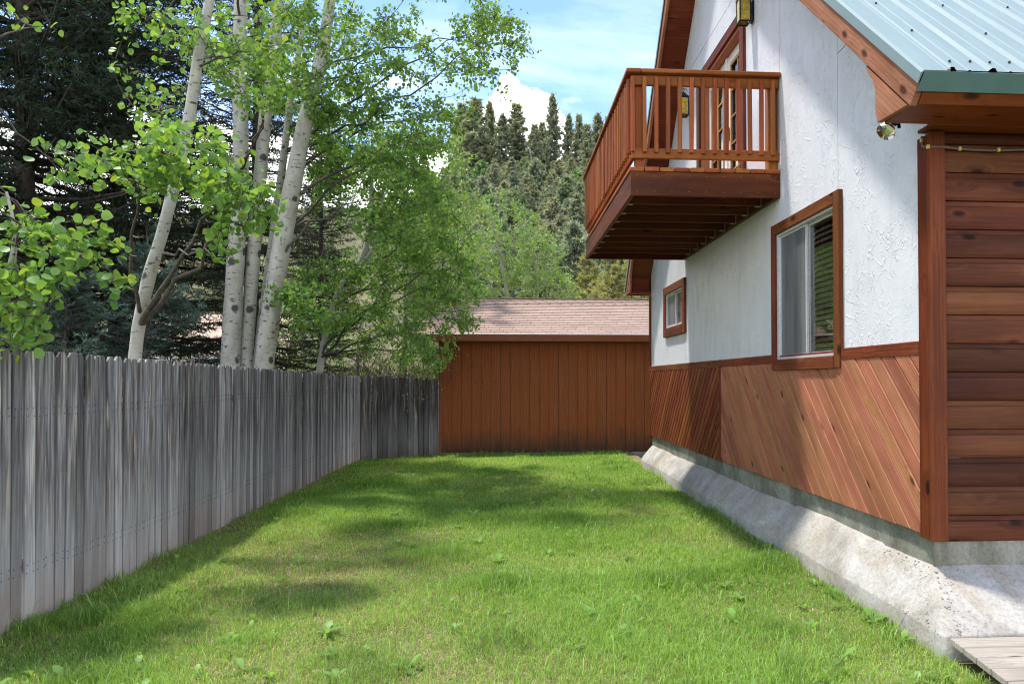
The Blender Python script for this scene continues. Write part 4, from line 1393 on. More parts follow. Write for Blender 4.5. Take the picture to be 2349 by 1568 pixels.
def sample_region(poly, n, Yr, rr):
    xs, ys = [p[0] for p in poly], [p[1] for p in poly]
    out = []
    tries = 0
    while len(out) < n and tries < n * 60:
        tries += 1
        x, y = rr.uniform(min(xs), max(xs)), rr.uniform(min(ys), max(ys))
        if in_poly(x, y, poly):
            out.append(at(x, y, rr.uniform(*Yr)))
    return out

def broadleaf(name, label, base, stems, regions, leaf, seed, cat='aspen tree', group=None, limb_every=6, kind='small', c0=(.11, .245, .042), c1=(.25, .41, .115), bark='bark', limbm='limb', wild=0.0, twig_r=.004, singles=0):
    """stems: polylines [(point, radius)...]; regions: [(centres, cluster radius, leaves per cluster)]"""
    rr = random.Random(seed)
    g = np.random.default_rng(seed)
    t = thing(name, base, label, cat, group)
    T = Matrix.Translation(Vector(base))
    bvec = np.array(base)
    spts = []
    for st in stems:
        pts = [Vector(p) for p, r in st]
        rad = [r for p, r in st]
        # resample smoothly (Catmull-Rom)
        P, Rr = [], []
        for i in range(len(pts) - 1):
            p0, p1, p2, p3 = pts[max(i - 1, 0)], pts[i], pts[i + 1], pts[min(i + 2, len(pts) - 1)]
            for k in range(6):
                q = k / 6
                P.append(.5 * ((2 * p1) + (p2 - p0) * q + (2 * p0 - 5 * p1 + 4 * p2 - p3) * q * q + (3 * p1 - p0 - 3 * p2 + p3) * q ** 3))
                Rr.append((rad[i] * (1 - q) + rad[i + 1] * q) * rr.uniform(.97, 1.03))
        P.append(pts[-1])
        Rr.append(rad[-1])
        V_, F_ = tube_arrays([p - Vector(base) for p in P], Rr, 14)
        me = np_mesh('trunk', np.array([tuple(v) for v in V_]), [np.array(F_)], M[bark], smooth_on=True)
        mesh_obj('trunk', me, t, T)
        spts += list(zip(P, Rr))
    twigs = Soup()
    allP, nets = [], []
    for (centres, crad, nleaf) in regions:
        centres = list(centres)
        rr.shuffle(centres)
        nl = max(1, len(centres) // limb_every)
        for i, c in enumerate(centres):
            if i < nl:
                best, bs = None, 1e9
                jig = rr.uniform(-.4, .9)
                for (p, r) in spts:
                    h = (Vector((c.x, c.y, 0)) - Vector((p.x, p.y, 0))).length
                    if p.z < 1.95:
                        continue
                    want = c.z - .45 * h + jig
                    sc = abs(p.z - want) + .25 * h
                    if sc < bs:
                        bs, best = sc, (p, r)
                p, r = best
                mid = (p + c) / 2 + Vector((rr.gauss(0, .2), rr.gauss(0, .2), rr.uniform(-.05, .4))) * (c - p).length * .6
                L = (c - p).length
                pts = bez(p, mid, c, 9)
                pts = [q + Vector((rr.gauss(0, .03), rr.gauss(0, .03), rr.gauss(0, .035))) * (L * .5 if 0 < k < 8 else 0) for k, q in enumerate(pts)]
                r0 = min(r * .45, .005 + .0085 * L)
                V_, F_ = tube_arrays([q - Vector(base) for q in pts], [r0 * (1 - .82 * k / 8) for k in range(9)], 6)
                mesh_obj('limb', np_mesh('limb', np.array([tuple(v) for v in V_]), [np.array(F_)], M[limbm], smooth_on=True), t, T)
                nets += pts[2:]
            else:
                src = min(nets, key=lambda q: (q - c).length_squared) if nets else min((p for p, r in spts), key=lambda q: (q - c).length_squared)
                mid = (src + c) / 2 + Vector((rr.gauss(0, .1), rr.gauss(0, .1), rr.uniform(-.15, .1))) * (c - src).length
                twigs.tube([q - Vector(base) for q in bez(src, mid, c, 5)], [twig_r * 1.5, twig_r * 1.3, twig_r * 1.1, twig_r, twig_r * .8], 4)
                if len(nets) < 400:
                    nets.append(c)
            ns = max(3, int(nleaf / 9))
            for _ in range(ns):
                dv = Vector((rr.gauss(0, 1), rr.gauss(0, 1), rr.gauss(-.12, .75)))
                dv = dv.normalized() * crad * rr.uniform(.45, 1.15)
                e = c + dv
                mm = (c + e) / 2 + Vector((0, 0, rr.uniform(0, .1) * crad))
                twigs.tube([q - Vector(base) for q in (c, mm, e)], [twig_r * .8, twig_r * .6, twig_r * .3], 3)
                m = max(2, int(nleaf / ns * rr.uniform(.6, 1.4)))
                s = g.uniform(.25, 1.08, m)[:, None]
                allP.append(np.array(c) + s * np.array(dv) + g.normal(0, leaf * .75, (m, 3)))
    P = np.concatenate(allP)
    if singles:
        # the largest leaves stand as pieces of their own
        dist = P[:, 1]
        order = np.argsort(dist)
        take = set(order[:singles].tolist())
        keep = np.array([i not in take for i in range(len(P))])
        LM = []
        for q in range(5):
            gq = np.random.default_rng(900 + q)
            V1, F1, C1 = leaf_arrays(np.zeros((1, 3)), 1.0, gq, 'big', c0, c1)
            Vt, Ft = leaf_template('big')
            LM.append(np_mesh('leaf', Vt, [Ft], M['leaf'], cols=np.repeat(C1[:1], len(Vt), axis=0)))
        d, s, nr = leaf_frames(singles, g)
        for j, i in enumerate(order[:singles]):
            q = leaf * rr.uniform(.75, 1.2)
            mw = frame(Vector(d[j]) * q, Vector(s[j]) * q, Vector(nr[j]) * q, Vector(P[i]))
            mesh_obj('leaf', LM[j % 5], t, mw)
        P = P[keep]
    Vv, Ff, Cc = leaf_arrays(P - bvec, leaf, g, kind, c0, c1)
    cr = mesh_obj('crown', np_mesh('crown', Vv, [Ff], M['leaf'], cols=Cc), t, T)
    cr['kind'] = 'stuff'
    tw = mesh_obj('twigs', twigs.mesh('twigs', M[limbm]), t, T)
    tw['kind'] = 'stuff'
    return t

def stem_px(pts, top=None, base_z=-.15):
    """[(x, y, depth, width px)] -> trunk polyline with radii, carried down to the ground and on above the frame"""
    out = []
    for (x, y, Y, w) in pts:
        out.append((at(x, y, Y), .5 * w * Y / FPX))
    p0, p1 = out[0], out[1]
    k2 = p0[0].z - base_z
    out = [(p0[0] + Vector((-.04, .02, -k2)), p0[1] * 1.2), (p0[0] + Vector((-.02, .01, -k2 * .5)), p0[1] * 1.06)] + out
    if top:
        q, d = out[-1], (out[-1][0] - out[-2][0]).normalized()
        for k in range(1, 5):
            s = top * k / 4
            out.append((q[0] + Vector((d.x * .7, d.y * .7, d.z)) * s, q[1] * (1 - .23 * k)))
    return out
R7 = random.Random(70)

# --- leaning aspen nearest the camera, its big leaves hang over the fence
s1 = stem_px([(310, 815, 7.0, 27), (338, 650, 7.0, 27), (376, 520, 7.0, 25), (428, 300, 7.05, 24), (455, 130, 7.1, 23), (480, 0, 7.15, 20)], top=4.0)
reg = [
    (sample_region([(330, 300), (420, 285), (520, 330), (585, 400), (612, 480), (600, 540), (540, 530), (470, 470), (400, 440), (330, 430), (230, 420), (200, 380), (260, 330)], 62, (5.5, 6.2), R7), .20, 26),
    (sample_region([(480, 540), (545, 560), (520, 600), (470, 590)], 5, (5.7, 6.1), R7), .13, 13),
    (sample_region([(290, 0), (420, 0), (560, 0), (660, 60), (700, 180), (690, 250), (600, 260), (520, 200), (440, 110), (330, 120), (280, 60)], 40, (6.8, 8.0), R7), .24, 24),
    (sample_region([(300, -360), (700, -360), (760, -20), (280, -20)], 18, (6.4, 8.4), R7), .34, 34),
    (sample_region([(230, 110), (330, 120), (480, 200), (420, 290), (290, 250)], 16, (7.0, 8.0), R7), .22, 14)]
broadleaf('leaning_aspen_tree', 'slender leaning white aspen whose large-leaved bough hangs nearest over the fence', tuple(s1[0][0]), [s1], reg, .057, 21, 'aspen tree', 'aspens behind the side fence', 16, 'big', singles=280)

# --- bough from a tree standing outside the frame on the left
p0 = [(-60, 900, 5.0, 24), (-70, 640, 5.0, 22), (-60, 420, 5.0, 20), (-70, 150, 5.05, 18)]
s2 = stem_px(p0, top=3.0)
s2b = [(at(-60, 700, 5.0), .022), (at(5, 640, 4.95), .018), (at(28, 590, 4.9), .016), (at(32, 520, 4.9), .012), (at(15, 440, 4.9), .008)]
reg = [
    (sample_region([(40, 470), (130, 440), (215, 500), (265, 590), (255, 660), (180, 640), (90, 620), (40, 560)], 22, (4.8, 5.3), R7), .17, 17),
    (sample_region([(0, 560), (60, 600), (110, 640), (125, 720), (90, 780), (40, 800), (0, 790)], 20, (4.6, 5.0), R7), .17, 20),
    (sample_region([(100, 350), (160, 330), (250, 360), (230, 420), (120, 410)], 7, (5.0, 5.5), R7), .14, 10),
    (sample_region([(-200, 300), (-10, 300), (-5, 700), (-200, 760)], 16, (4.4, 5.4), R7), .24, 22),
    (sample_region([(0, 60), (60, 20), (150, 60), (120, 110)], 3, (5.2, 5.8), R7), .12, 7)]
broadleaf('aspen_sapling', 'large-leaved aspen boughs reaching in low from the left edge above the fence', tuple(s2[0][0]), [s2, s2b], reg, .060, 22, 'aspen tree', 'aspens behind the side fence', 5, 'big', singles=200)

# --- the clump of four white trunks
def clump(name, label, stem, regions, seed, leaf=.047, lim=10):
    return broadleaf(name, label, tuple(stem[0][0]), [stem], regions, leaf, seed, 'aspen tree', 'aspens behind the side fence', lim, 'small')
a2 = stem_px([(528, 838, 10.10, 42), (540, 600, 10.10, 38), (552, 400, 10.10, 34), (550, 150, 10.15, 31), (552, 0, 10.20, 28)], top=5.0)
reg = [(sample_region([(470, 90), (560, 80), (680, 130), (700, 230), (640, 270), (560, 240), (500, 200)], 26, (8.0, 9.0), R7), .22, 59),
       (sample_region([(420, -560), (900, -560), (860, -30), (440, -30)], 22, (8.6, 11.0), R7), .4, 122)]
clump('aspen_tree', 'thickest white aspen trunk, leftmost of the clump behind the fence', a2, reg, 31)
a3 = stem_px([(563, 840, 10.25, 30), (580, 600, 10.25, 29), (597, 400, 10.30, 28), (610, 250, 10.30, 28), (630, 90, 10.35, 26), (640, 0, 10.40, 24)], top=5.0)
reg = [(sample_region([(640, 0), (760, 0), (860, 40), (850, 160), (740, 230), (660, 150)], 34, (9.0, 11.0), R7), .27, 105),
       (sample_region([(700, -520), (1150, -520), (1120, -40), (700, -20)], 26, (9.0, 12.0), R7), .42, 131)]
clump('aspen_tree', 'straight white aspen trunk second from the left in the clump', a3, reg, 32)
a5 = stem_px([(588, 842, 10.80, 17), (618, 600, 10.80, 17), (648, 380, 10.85, 16), (668, 220, 10.90, 15), (690, 90, 11.00, 12)], top=3.0)
reg = [(sample_region([(860, 40), (1000, 0), (1120, 0), (1195, 30), (1200, 110), (1130, 160), (1040, 210), (960, 230), (860, 200)], 50, (9.6, 11.5), R7), .26, 80),
       (sample_region([(690, 240), (800, 215), (850, 320), (830, 470), (720, 470), (690, 380)], 42, (10.8, 12.6), R7), .28, 100),
       (sample_region([(1040, 60), (1170, 40), (1205, 120), (1180, 190), (1110, 230), (1050, 170)], 14, (10.0, 11.2), R7), .2, 35),
       (sample_region([(690, 200), (800, 160), (900, 220), (1000, 240), (1040, 300), (960, 380), (820, 360), (720, 320)], 46, (9.6, 11.6), R7), .28, 115)]
clump('aspen_tree', 'thin grey-white aspen stem standing behind the clump', a5, reg, 33)
a4 = stem_px([(605, 846, 10.00, 42), (638, 610, 10.00, 42), (676, 400, 10.00, 38), (702, 270, 10.00, 33), (735, 140, 10.05, 28), (757, 0, 10.10, 24)], top=5.0)
reg = [(sample_region([(740, 340), (860, 330), (980, 380), (1020, 480), (1000, 560), (880, 560), (780, 500)], 40, (9.4, 11.6), R7), .28, 112),
       (sample_region([(620, 650), (720, 660), (760, 720), (690, 770), (610, 720)], 16, (9.2, 9.9), R7), .22, 70),
       (sample_region([(980, 230), (1080, 190), (1150, 200), (1090, 260), (1010, 330)], 12, (10, 11.5), R7), .22, 52)]
clump('aspen_tree', 'leaning white aspen trunk, rightmost and broadest at the top of the clump', a4, reg, 34)
a6 = stem_px([(733, 853, 13.20, 16), (748, 760, 13.20, 14), (764, 700, 13.20, 13), (792, 640, 13.20, 14), (832, 590, 13.20, 14), (850, 500, 13.20, 12), (852, 390, 13.25, 9)], top=1.2)
a6b = [(at(815, 612, 13.20), .04), (at(850, 580, 13.15), .036), (at(872, 510, 13.10), .030), (at(880, 430, 13.10), .02), (at(890, 330, 13.10), .012)]
reg = [(sample_region([(700, 590), (820, 600), (960, 560), (1070, 600), (1105, 660), (1085, 740), (1060, 790), (960, 800), (840, 790), (740, 760), (690, 690)], 95, (11.2, 13.6), R7), .28, 115),
       (sample_region([(860, 470), (980, 440), (1060, 450), (1100, 520), (1090, 600), (960, 600), (870, 560)], 46, (11.4, 13.8), R7), .28, 108),
       (sample_region([(880, 780), (1040, 780), (1030, 830), (960, 860), (900, 850)], 16, (12.0, 13.8), R7), .24, 70),
       (sample_region([(850, 300), (960, 290), (1030, 330), (1050, 430), (940, 440), (860, 400)], 30, (11.6, 13.8), R7), .28, 105)]
broadleaf('forked_aspen_tree', 'dark forked aspen with a dense low crown spreading to the garage roof', tuple(a6[0][0]), [a6, a6b], reg, .047, 35, 'aspen tree', 'aspens behind the side fence', 13, 'small')

# --- paler aspens farther back
def back_aspen(label, stem, regions, seed, leaf=.062):
    return broadleaf('aspen_tree', label, tuple(stem[0][0]), [stem], regions, leaf, seed, 'aspen tree', 'pale aspens beyond the garage', 7, 'small', (.14, .26, .05), (.27, .42, .13), 'paletwig', 'paletwig', twig_r=.006)
b1 = stem_px([(1162, 684, 23, 9), (1152, 610, 23, 8), (1138, 545, 23, 7), (1128, 500, 23, 5)], top=.6)
reg = [(sample_region([(1040, 530), (1100, 480), (1150, 440), (1185, 430), (1210, 470), (1215, 560), (1210, 690), (1040, 690)], 95, (21.5, 24.5), R7), .42, 85)]
back_aspen('pale green aspen directly behind the left half of the garage roof', b1, reg, 41)
b2 = stem_px([(1232, 684, 24, 8), (1231, 630, 24, 7), (1226, 590, 24, 5), (1215, 540, 24, 4)], top=.4)
reg = [(sample_region([(1190, 480), (1235, 490), (1270, 540), (1290, 600), (1310, 650), (1338, 690), (1190, 690)], 60, (22.5, 25), R7), .4, 75)]
back_aspen('pale green aspen behind the garage roof beside the hill conifers', b2, reg, 42)
b3 = stem_px([(930, 700, 18, 9), (925, 560, 18, 8), (935, 430, 18, 6), (950, 330, 18, 4)], top=.8)
reg = [(sample_region([(780, 300), (900, 270), (1030, 290), (1062, 360), (1085, 430), (1100, 480), (1110, 620), (1060, 700), (800, 700)], 150, (16.5, 19.5), R7), .36, 85)]
back_aspen('tall pale green aspen rising behind the forked aspen', b3, reg, 43, .055)
b4 = stem_px([(700, 720, 24, 10), (705, 600, 24, 9), (715, 480, 24, 7)], top=2.0)
reg = [(sample_region([(560, 480), (760, 480), (820, 650), (820, 850), (640, 850), (560, 700)], 60, (22, 26), R7), .5, 60)]
back_aspen('bright aspen glimpsed far behind the white trunks', b4, reg, 44, .07)

b5 = stem_px([(820, 840, 18, 6), (822, 780, 18, 5), (830, 730, 18, 3)])
reg = [(sample_region([(600, 700), (1010, 690), (1010, 870), (600, 870)], 80, (16.8, 20.5), R7), .42, 70)]
broadleaf('leafy_shrub', 'low bright green shrubs glimpsed beyond the fence below the forked aspen', tuple(b5[0][0]), [b5], reg, .055, 45, 'shrub', None, 12, 'small', (.12, .23, .045), (.24, .38, .11), 'paletwig', 'paletwig', twig_r=.005)

# --- conifers
def spruce_arrays(h, r0, z0, seed, whorl=.42, nbr=6, nspray=16, needles=9, nlen=.075, nwid=.013, tip=(.055, .090, .060), inner=(.016, .026, .014), droop=.32, power=.85, ragged=.62):
    g = np.random.default_rng(seed)
    V, Ft, Cc = [], [], []
    wood_ = Soup()
    z = z0
    lean = g.normal(0, .01, 2)
    nseg = 10
    tr = .0125 * h
    wood_.tube([(lean[0] * zz, lean[1] * zz, zz) for zz in np.linspace(-.3, h, nseg)], [max(.012, tr * (1 - q) ** .8) for q in np.linspace(0, 1, nseg)], 8)
    bases, dirs, sides, lens, ts = [], [], [], [], []
    while z < h - .1:
        q = (z - z0) / (h - z0)
        for b in range(nbr if q < .85 else 4):
            a = g.uniform(0, 2 * math.pi)
            l = max(.12, r0 * (1 - q) ** power * g.uniform(ragged, 1.15))
            zb = z + g.uniform(-.5, .5) * whorl
            out = np.array([math.cos(a), math.sin(a), 0])
            dz = -droop * (1 - q) + .35 * q
            pts = [np.array([lean[0] * zb, lean[1] * zb, zb]) + out * l * s + np.array([0, 0, 1]) * l * (dz * s + .22 * s * s) for s in (0, .35, .7, 1.0)]
            wood_.tube(pts, [.010 + .012 * l, .008 + .007 * l, .006 + .003 * l, .003], 3)
            n = max(3, int(nspray * (.4 + .6 * l / r0)))
            s = np.sort(g.uniform(.12, 1.0, n))
            P = pts[0] + out * (l * s)[:, None] + np.array([0, 0, 1]) * (l * (dz * s + .22 * s * s))[:, None]
            sd = np.array([-out[1], out[0], 0])
            sg = np.where(np.arange(n) % 2 == 0, 1.0, -1.0)
            dv = out * g.uniform(.5, 1.1, n)[:, None] + sd * (sg * g.uniform(.15, 1.0, n))[:, None] + np.array([0, 0, 1]) * g.uniform(-.42, .12, n)[:, None]
            dv /= np.linalg.norm(dv, axis=1, keepdims=True)
            ln = np.clip(l * .34 * (1.15 - .7 * s), .10, .6) * g.uniform(.7, 1.2, n)
            bases.append(P); dirs.append(dv); lens.append(ln); ts.append(s)
        z += whorl * (1 - .45 * q)
    B, D, L, S = np.concatenate(bases), np.concatenate(dirs), np.concatenate(lens), np.concatenate(ts)
    n = len(B)
    k = needles
    u = (np.arange(k) + .5) / k
    u = np.broadcast_to(u, (n, k)) + g.uniform(-.5 / k, .5 / k, (n, k))
    org = B[:, None, :] + D[:, None, :] * (L[:, None] * u)[:, :, None]
    nd = g.normal(size=(n, k, 3))
    nd += D[:, None, :] * 1.15
    nd[:, :, 2] += .12
    nd /= np.linalg.norm(nd, axis=2, keepdims=True)
    ln = nlen * g.uniform(.7, 1.3, (n, k))[:, :, None]
    pr = np.cross(nd, g.normal(size=(n, k, 3)))
    pr /= np.linalg.norm(pr, axis=2, keepdims=True)
    a = org - pr * nwid / 2
    b = org + pr * nwid / 2
    c = org + nd * ln
    Vv = np.stack([a, b, c], axis=2).reshape(-1, 3)
    F = np.arange(n * k * 3).reshape(-1, 3)
    w = np.clip(S ** 1.6 + g.normal(0, .16, n), 0, 1)[:, None]
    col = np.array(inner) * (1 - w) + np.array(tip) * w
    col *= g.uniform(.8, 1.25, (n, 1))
    cols = np.repeat(col, k * 3, axis=0)
    return Vv, F, cols, wood_

def spruce_data(seed, nm='needle', **kw):
    Vv, F, cols, wd = spruce_arrays(seed=seed, **kw)
    return np_mesh('crown', Vv, [F], M[nm], cols=cols), wd.mesh('trunk', M['conbark'])

def put_conifer(name, label, cat, group, data, loc, s=1.0, rz=0.0, sxy=None):
    t = bpy.data.objects.new(name, None)
    mw = Matrix.Translation(Vector(loc)) @ Matrix.Rotation(rz, 4, 'Z') @ Matrix.Diagonal((sxy or s, sxy or s, s, 1))
    link(t, None, mw)
    tag(t, label, cat, group)
    c = mesh_obj('crown', data[0], t, mw)
    c['kind'] = 'stuff'
    mesh_obj('trunk', data[1], t, mw)
    return t
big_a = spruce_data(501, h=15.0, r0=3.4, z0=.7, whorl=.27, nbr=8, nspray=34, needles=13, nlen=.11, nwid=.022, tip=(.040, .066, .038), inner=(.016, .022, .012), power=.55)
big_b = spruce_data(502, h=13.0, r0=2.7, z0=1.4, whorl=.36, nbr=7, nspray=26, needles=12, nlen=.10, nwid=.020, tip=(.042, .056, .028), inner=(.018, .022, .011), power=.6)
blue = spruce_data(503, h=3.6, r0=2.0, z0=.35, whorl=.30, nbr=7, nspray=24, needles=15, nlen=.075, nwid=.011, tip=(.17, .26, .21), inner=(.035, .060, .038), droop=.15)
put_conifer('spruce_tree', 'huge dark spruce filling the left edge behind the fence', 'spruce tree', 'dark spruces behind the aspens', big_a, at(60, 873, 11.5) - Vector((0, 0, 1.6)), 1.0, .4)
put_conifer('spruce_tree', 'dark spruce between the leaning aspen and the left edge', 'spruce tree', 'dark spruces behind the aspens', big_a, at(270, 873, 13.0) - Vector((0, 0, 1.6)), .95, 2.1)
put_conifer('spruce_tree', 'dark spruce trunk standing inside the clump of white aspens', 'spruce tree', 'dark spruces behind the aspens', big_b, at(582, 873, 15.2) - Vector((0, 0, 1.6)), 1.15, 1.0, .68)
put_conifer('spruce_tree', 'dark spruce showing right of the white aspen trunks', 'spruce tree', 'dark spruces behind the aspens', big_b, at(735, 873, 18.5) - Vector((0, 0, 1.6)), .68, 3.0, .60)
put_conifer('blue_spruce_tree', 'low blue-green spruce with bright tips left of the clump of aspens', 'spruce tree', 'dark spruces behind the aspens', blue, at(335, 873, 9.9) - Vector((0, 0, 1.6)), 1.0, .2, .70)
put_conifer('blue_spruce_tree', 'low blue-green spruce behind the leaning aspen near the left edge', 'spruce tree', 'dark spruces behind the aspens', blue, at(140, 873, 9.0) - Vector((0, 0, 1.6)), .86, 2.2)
yel = spruce_data(504, 'needle_far', h=7.8, r0=2.5, z0=.3, whorl=.30, nbr=8, nspray=18, needles=8, nlen=.16, nwid=.032, tip=(.42, .41, .17), inner=(.20, .21, .09), droop=.1)
for (x, Y, s, lab) in ((1352, 33, .98, 'leftmost'), (1405, 30, .92, 'second from the left'), (1452, 34, 1.02, 'third from the left'), (1500, 31, .95, 'rightmost, half hidden by the chalet,')):
    p = at(x, 873, Y)
    put_conifer('spruce_tree', lab + ' of the yellow-green conifers over the garage beneath the balcony', 'conifer', 'yellow-green conifers beyond the garage', yel, (p.x, p.y, float(hill_z(p.x, p.y))), s, x * .7)

# hillside forest: countable trees, a few moulds
moulds = []
for q in range(7):
    gq = np.random.default_rng(600 + q)
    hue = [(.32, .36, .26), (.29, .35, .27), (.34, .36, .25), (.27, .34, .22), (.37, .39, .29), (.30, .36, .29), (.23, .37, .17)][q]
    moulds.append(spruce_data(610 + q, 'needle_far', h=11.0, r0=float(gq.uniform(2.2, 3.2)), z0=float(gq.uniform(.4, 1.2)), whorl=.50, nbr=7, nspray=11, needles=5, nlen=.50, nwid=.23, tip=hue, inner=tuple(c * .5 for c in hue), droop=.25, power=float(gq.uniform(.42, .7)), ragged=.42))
hill_kind = ['grey-green', 'cool grey-green', 'pale olive', 'olive green', 'palest grey-olive', 'blue-grey', 'fresh green']
spots = []
def hill_tree(p, s, q, sxy=None, lab=None):
    tn = p[0] / p[1]
    zone = 'on the ridge line against the sky' if p[1] > 118 else ('halfway up the hillside' if p[1] > 78 else 'at the foot of the hill')
    part = 'left of the white cloud' if tn < -.02 else ('below the white cloud' if tn < .075 else ('beside the balcony' if tn < .16 else 'behind the chalet'))
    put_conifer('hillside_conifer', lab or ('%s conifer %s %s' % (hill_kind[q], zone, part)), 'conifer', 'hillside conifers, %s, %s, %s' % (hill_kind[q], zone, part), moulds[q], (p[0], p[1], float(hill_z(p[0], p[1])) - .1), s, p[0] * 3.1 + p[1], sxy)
for (x, ytop, Y, wide) in ((1085, 224, 128, 1.15), (1062, 238, 131, 1.0), (1122, 232, 133, .7), (1150, 262, 130, .9), (1188, 238, 132, 1.1), (1268, 214, 130, .62), (1240, 280, 134, .9), (1303, 262, 131, .66), (1331, 262, 129, .75), (1372, 258, 130, .85), (1222, 285, 127, 1.0), (1350, 285, 126, .9), (1400, 268, 131, .9)):
    p = at(x, 500, Y)
    zt = at(x, ytop, Y).z
    zb = float(hill_z(p.x, p.y))
    s = max(.6, (zt - zb) / 11.0)
    hill_tree((p.x, p.y), s, (x * 7) % 7, s * wide, {1085: 'broad tall conifer crown on the ridge nearest the aspen leaves', 1268: 'tallest thin conifer spire on the ridge right of the white cloud', 1372: 'ridge conifer just left of the balcony railing corner', 1303: 'narrow ridge conifer with a needle-thin top against blue sky', 1188: 'tall ridge conifer standing in front of the white cloud'}.get(x))
    spots.append((p.x, p.y))
hr = random.Random(99)
tries = 0
while len(spots) < 298 and tries < 30000:
    tries += 1
    Y = 44 + 98 * hr.random() ** .75
    tn = hr.uniform(-.11, .23) if hr.random() < .92 else hr.uniform(-.7, .6)
    p = (tn * Y, Y)
    md = 2.1 if -.13 < tn < .3 else 6.0
    if any((p[0] - q[0]) ** 2 + (p[1] - q[1]) ** 2 < md * md for q in spots):
        continue
    spots.append(p)
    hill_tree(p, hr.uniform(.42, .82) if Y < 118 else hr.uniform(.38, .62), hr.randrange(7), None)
# the lesser trees between them, past what one can count, as one wood
fv, ff, fc_, fn = [], [], [], 0
small = []
for q in range(4):
    hue = [(.31, .35, .25), (.28, .34, .26), (.33, .35, .24), (.26, .33, .21)][q]
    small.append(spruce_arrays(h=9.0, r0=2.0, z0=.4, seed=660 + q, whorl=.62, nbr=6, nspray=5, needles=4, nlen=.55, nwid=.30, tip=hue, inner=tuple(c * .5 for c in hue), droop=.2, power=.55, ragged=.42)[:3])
k = 0
while k < 210:
    Y = 60 + 80 * hr.random() ** .8
    tn = hr.uniform(-.11, .24)
    px_, sc_ = tn * Y, hr.uniform(.4, .85)
    Vq, Fq_, Cq = small[k % 4]
    a_ = hr.uniform(0, 6.28)
    Rq = np.array([[math.cos(a_), -math.sin(a_), 0], [math.sin(a_), math.cos(a_), 0], [0, 0, 1]])
    fv.append((Vq * sc_) @ Rq.T + np.array([px_, Y, float(hill_z(px_, Y)) - .1]))
    ff.append(Fq_ + fn)
    fc_.append(Cq * hr.uniform(.8, 1.15))
    fn += len(Vq)
    k += 1
fw = mesh_obj('hillside_wood', np_mesh('hillside_wood', np.concatenate(fv), [np.concatenate(ff)], M['needle_far'], cols=np.concatenate(fc_)))
fw['kind'] = 'stuff'
tag(fw, 'mass of small conifers filling the wood on the far hillside', 'wood')
for (x, y0, y1, Y) in ((1228, 480, 330, 105), (1308, 620, 520, 70), (1296, 600, 470, 80), (1355, 560, 440, 85)):
    a, b = at(x, y0, Y), at(x - 14, y1, Y)
    sn = thing('dead_snag', (a.x, a.y, float(hill_z(a.x, a.y))), {1228: 'bare grey dead trunk high on the hillside below the cloud', 1308: 'bare grey dead trunk low on the hillside near the balcony', 1296: 'bare grey leaning dead trunk halfway up left of the balcony', 1355: 'bare grey dead trunk seen close to the balcony edge'}[x], 'dead tree', 'dead snags on the hillside')
    sp = Soup()
    sp.tube([(a.x, a.y, float(hill_z(a.x, a.y)) - .2), tuple((a + b) / 2 + Vector((.15, 0, 0))), tuple(b)], [.16, .11, .03], 6)
    for q in range(9):
        c = a.lerp(b, .3 + .07 * q)
        sp.tube([tuple(c), tuple(c + Vector((hr.uniform(-1, 1) * .8, hr.uniform(-.5, .5), hr.uniform(-.1, .35))))], [.03, .01], 3)
    me = sp.mesh('trunk', M['paletwig'])
    tr = mesh_obj('trunk', me, sn)

# --- twiggy thicket over the short fence
tk = thing('twiggy_shrub', (-1.9, 16.2, 0), 'tangled brown twiggy shrub overhanging the short fence', 'shrub')
sp = Soup()
ends = []
for q in range(230):
    b = Vector((rnd.uniform(-3.5, -1.35), rnd.uniform(15.75, 16.8), rnd.uniform(0, .5)))
    m = b + Vector((rnd.gauss(0, .3), rnd.gauss(0, .2), rnd.uniform(.9, 1.6)))
    e = m + Vector((rnd.gauss(0, .55), rnd.gauss(-.15, .4), rnd.uniform(-.35, .75)))
    sp.tube(bez(b, m, e, 7), [.012, .010, .008, .007, .006, .004, .003], 4)
    for _ in range(3):
        s = rnd.uniform(.4, 1)
        c = bez(b, m, e, 7)[int(s * 6)]
        e2 = c + Vector((rnd.gauss(0, .25), rnd.gauss(-.05, .25), rnd.gauss(0, .22)))
        sp.tube([tuple(c), tuple((c + e2) / 2 + Vector((0, 0, .04))), tuple(e2)], [.005, .004, .002], 3)
        ends.append(e2)
for q in range(34):                                      # strands hanging over the fence top
    x = rnd.uniform(-2.3, -1.2)
    yb = 14.78 + (x + 2.735) * .481
    b = Vector((x, yb + .5, 1.75))
    m = Vector((x + rnd.gauss(0, .1), yb - .12, 1.9))
    e = Vector((x + rnd.gauss(.05, .15), yb - rnd.uniform(.06, .2), rnd.uniform(1.05, 1.62)))
    sp.tube(bez(b, m, e, 8), [.004] * 8, 3)
sh = mesh_obj('twigs', sp.mesh('twigs', M['deadtwig']), tk)
sh['kind'] = 'stuff'
g5 = np.random.default_rng(5)
P = np.array([tuple(e) for e in ends])
P = P[(P[:, 0] > -2.2) | (g5.random(len(P)) < .3)]
P = np.repeat(P, 4, axis=0) + g5.normal(0, .07, (len(P) * 4, 3))
Vv, Ff, Cc = leaf_arrays(P, .04, g5, 'small', (.09, .17, .03), (.17, .26, .07))
lf = mesh_obj('leaves', np_mesh('leaves', Vv, [Ff], M['leaf'], cols=Cc), tk)
lf['kind'] = 'stuff'

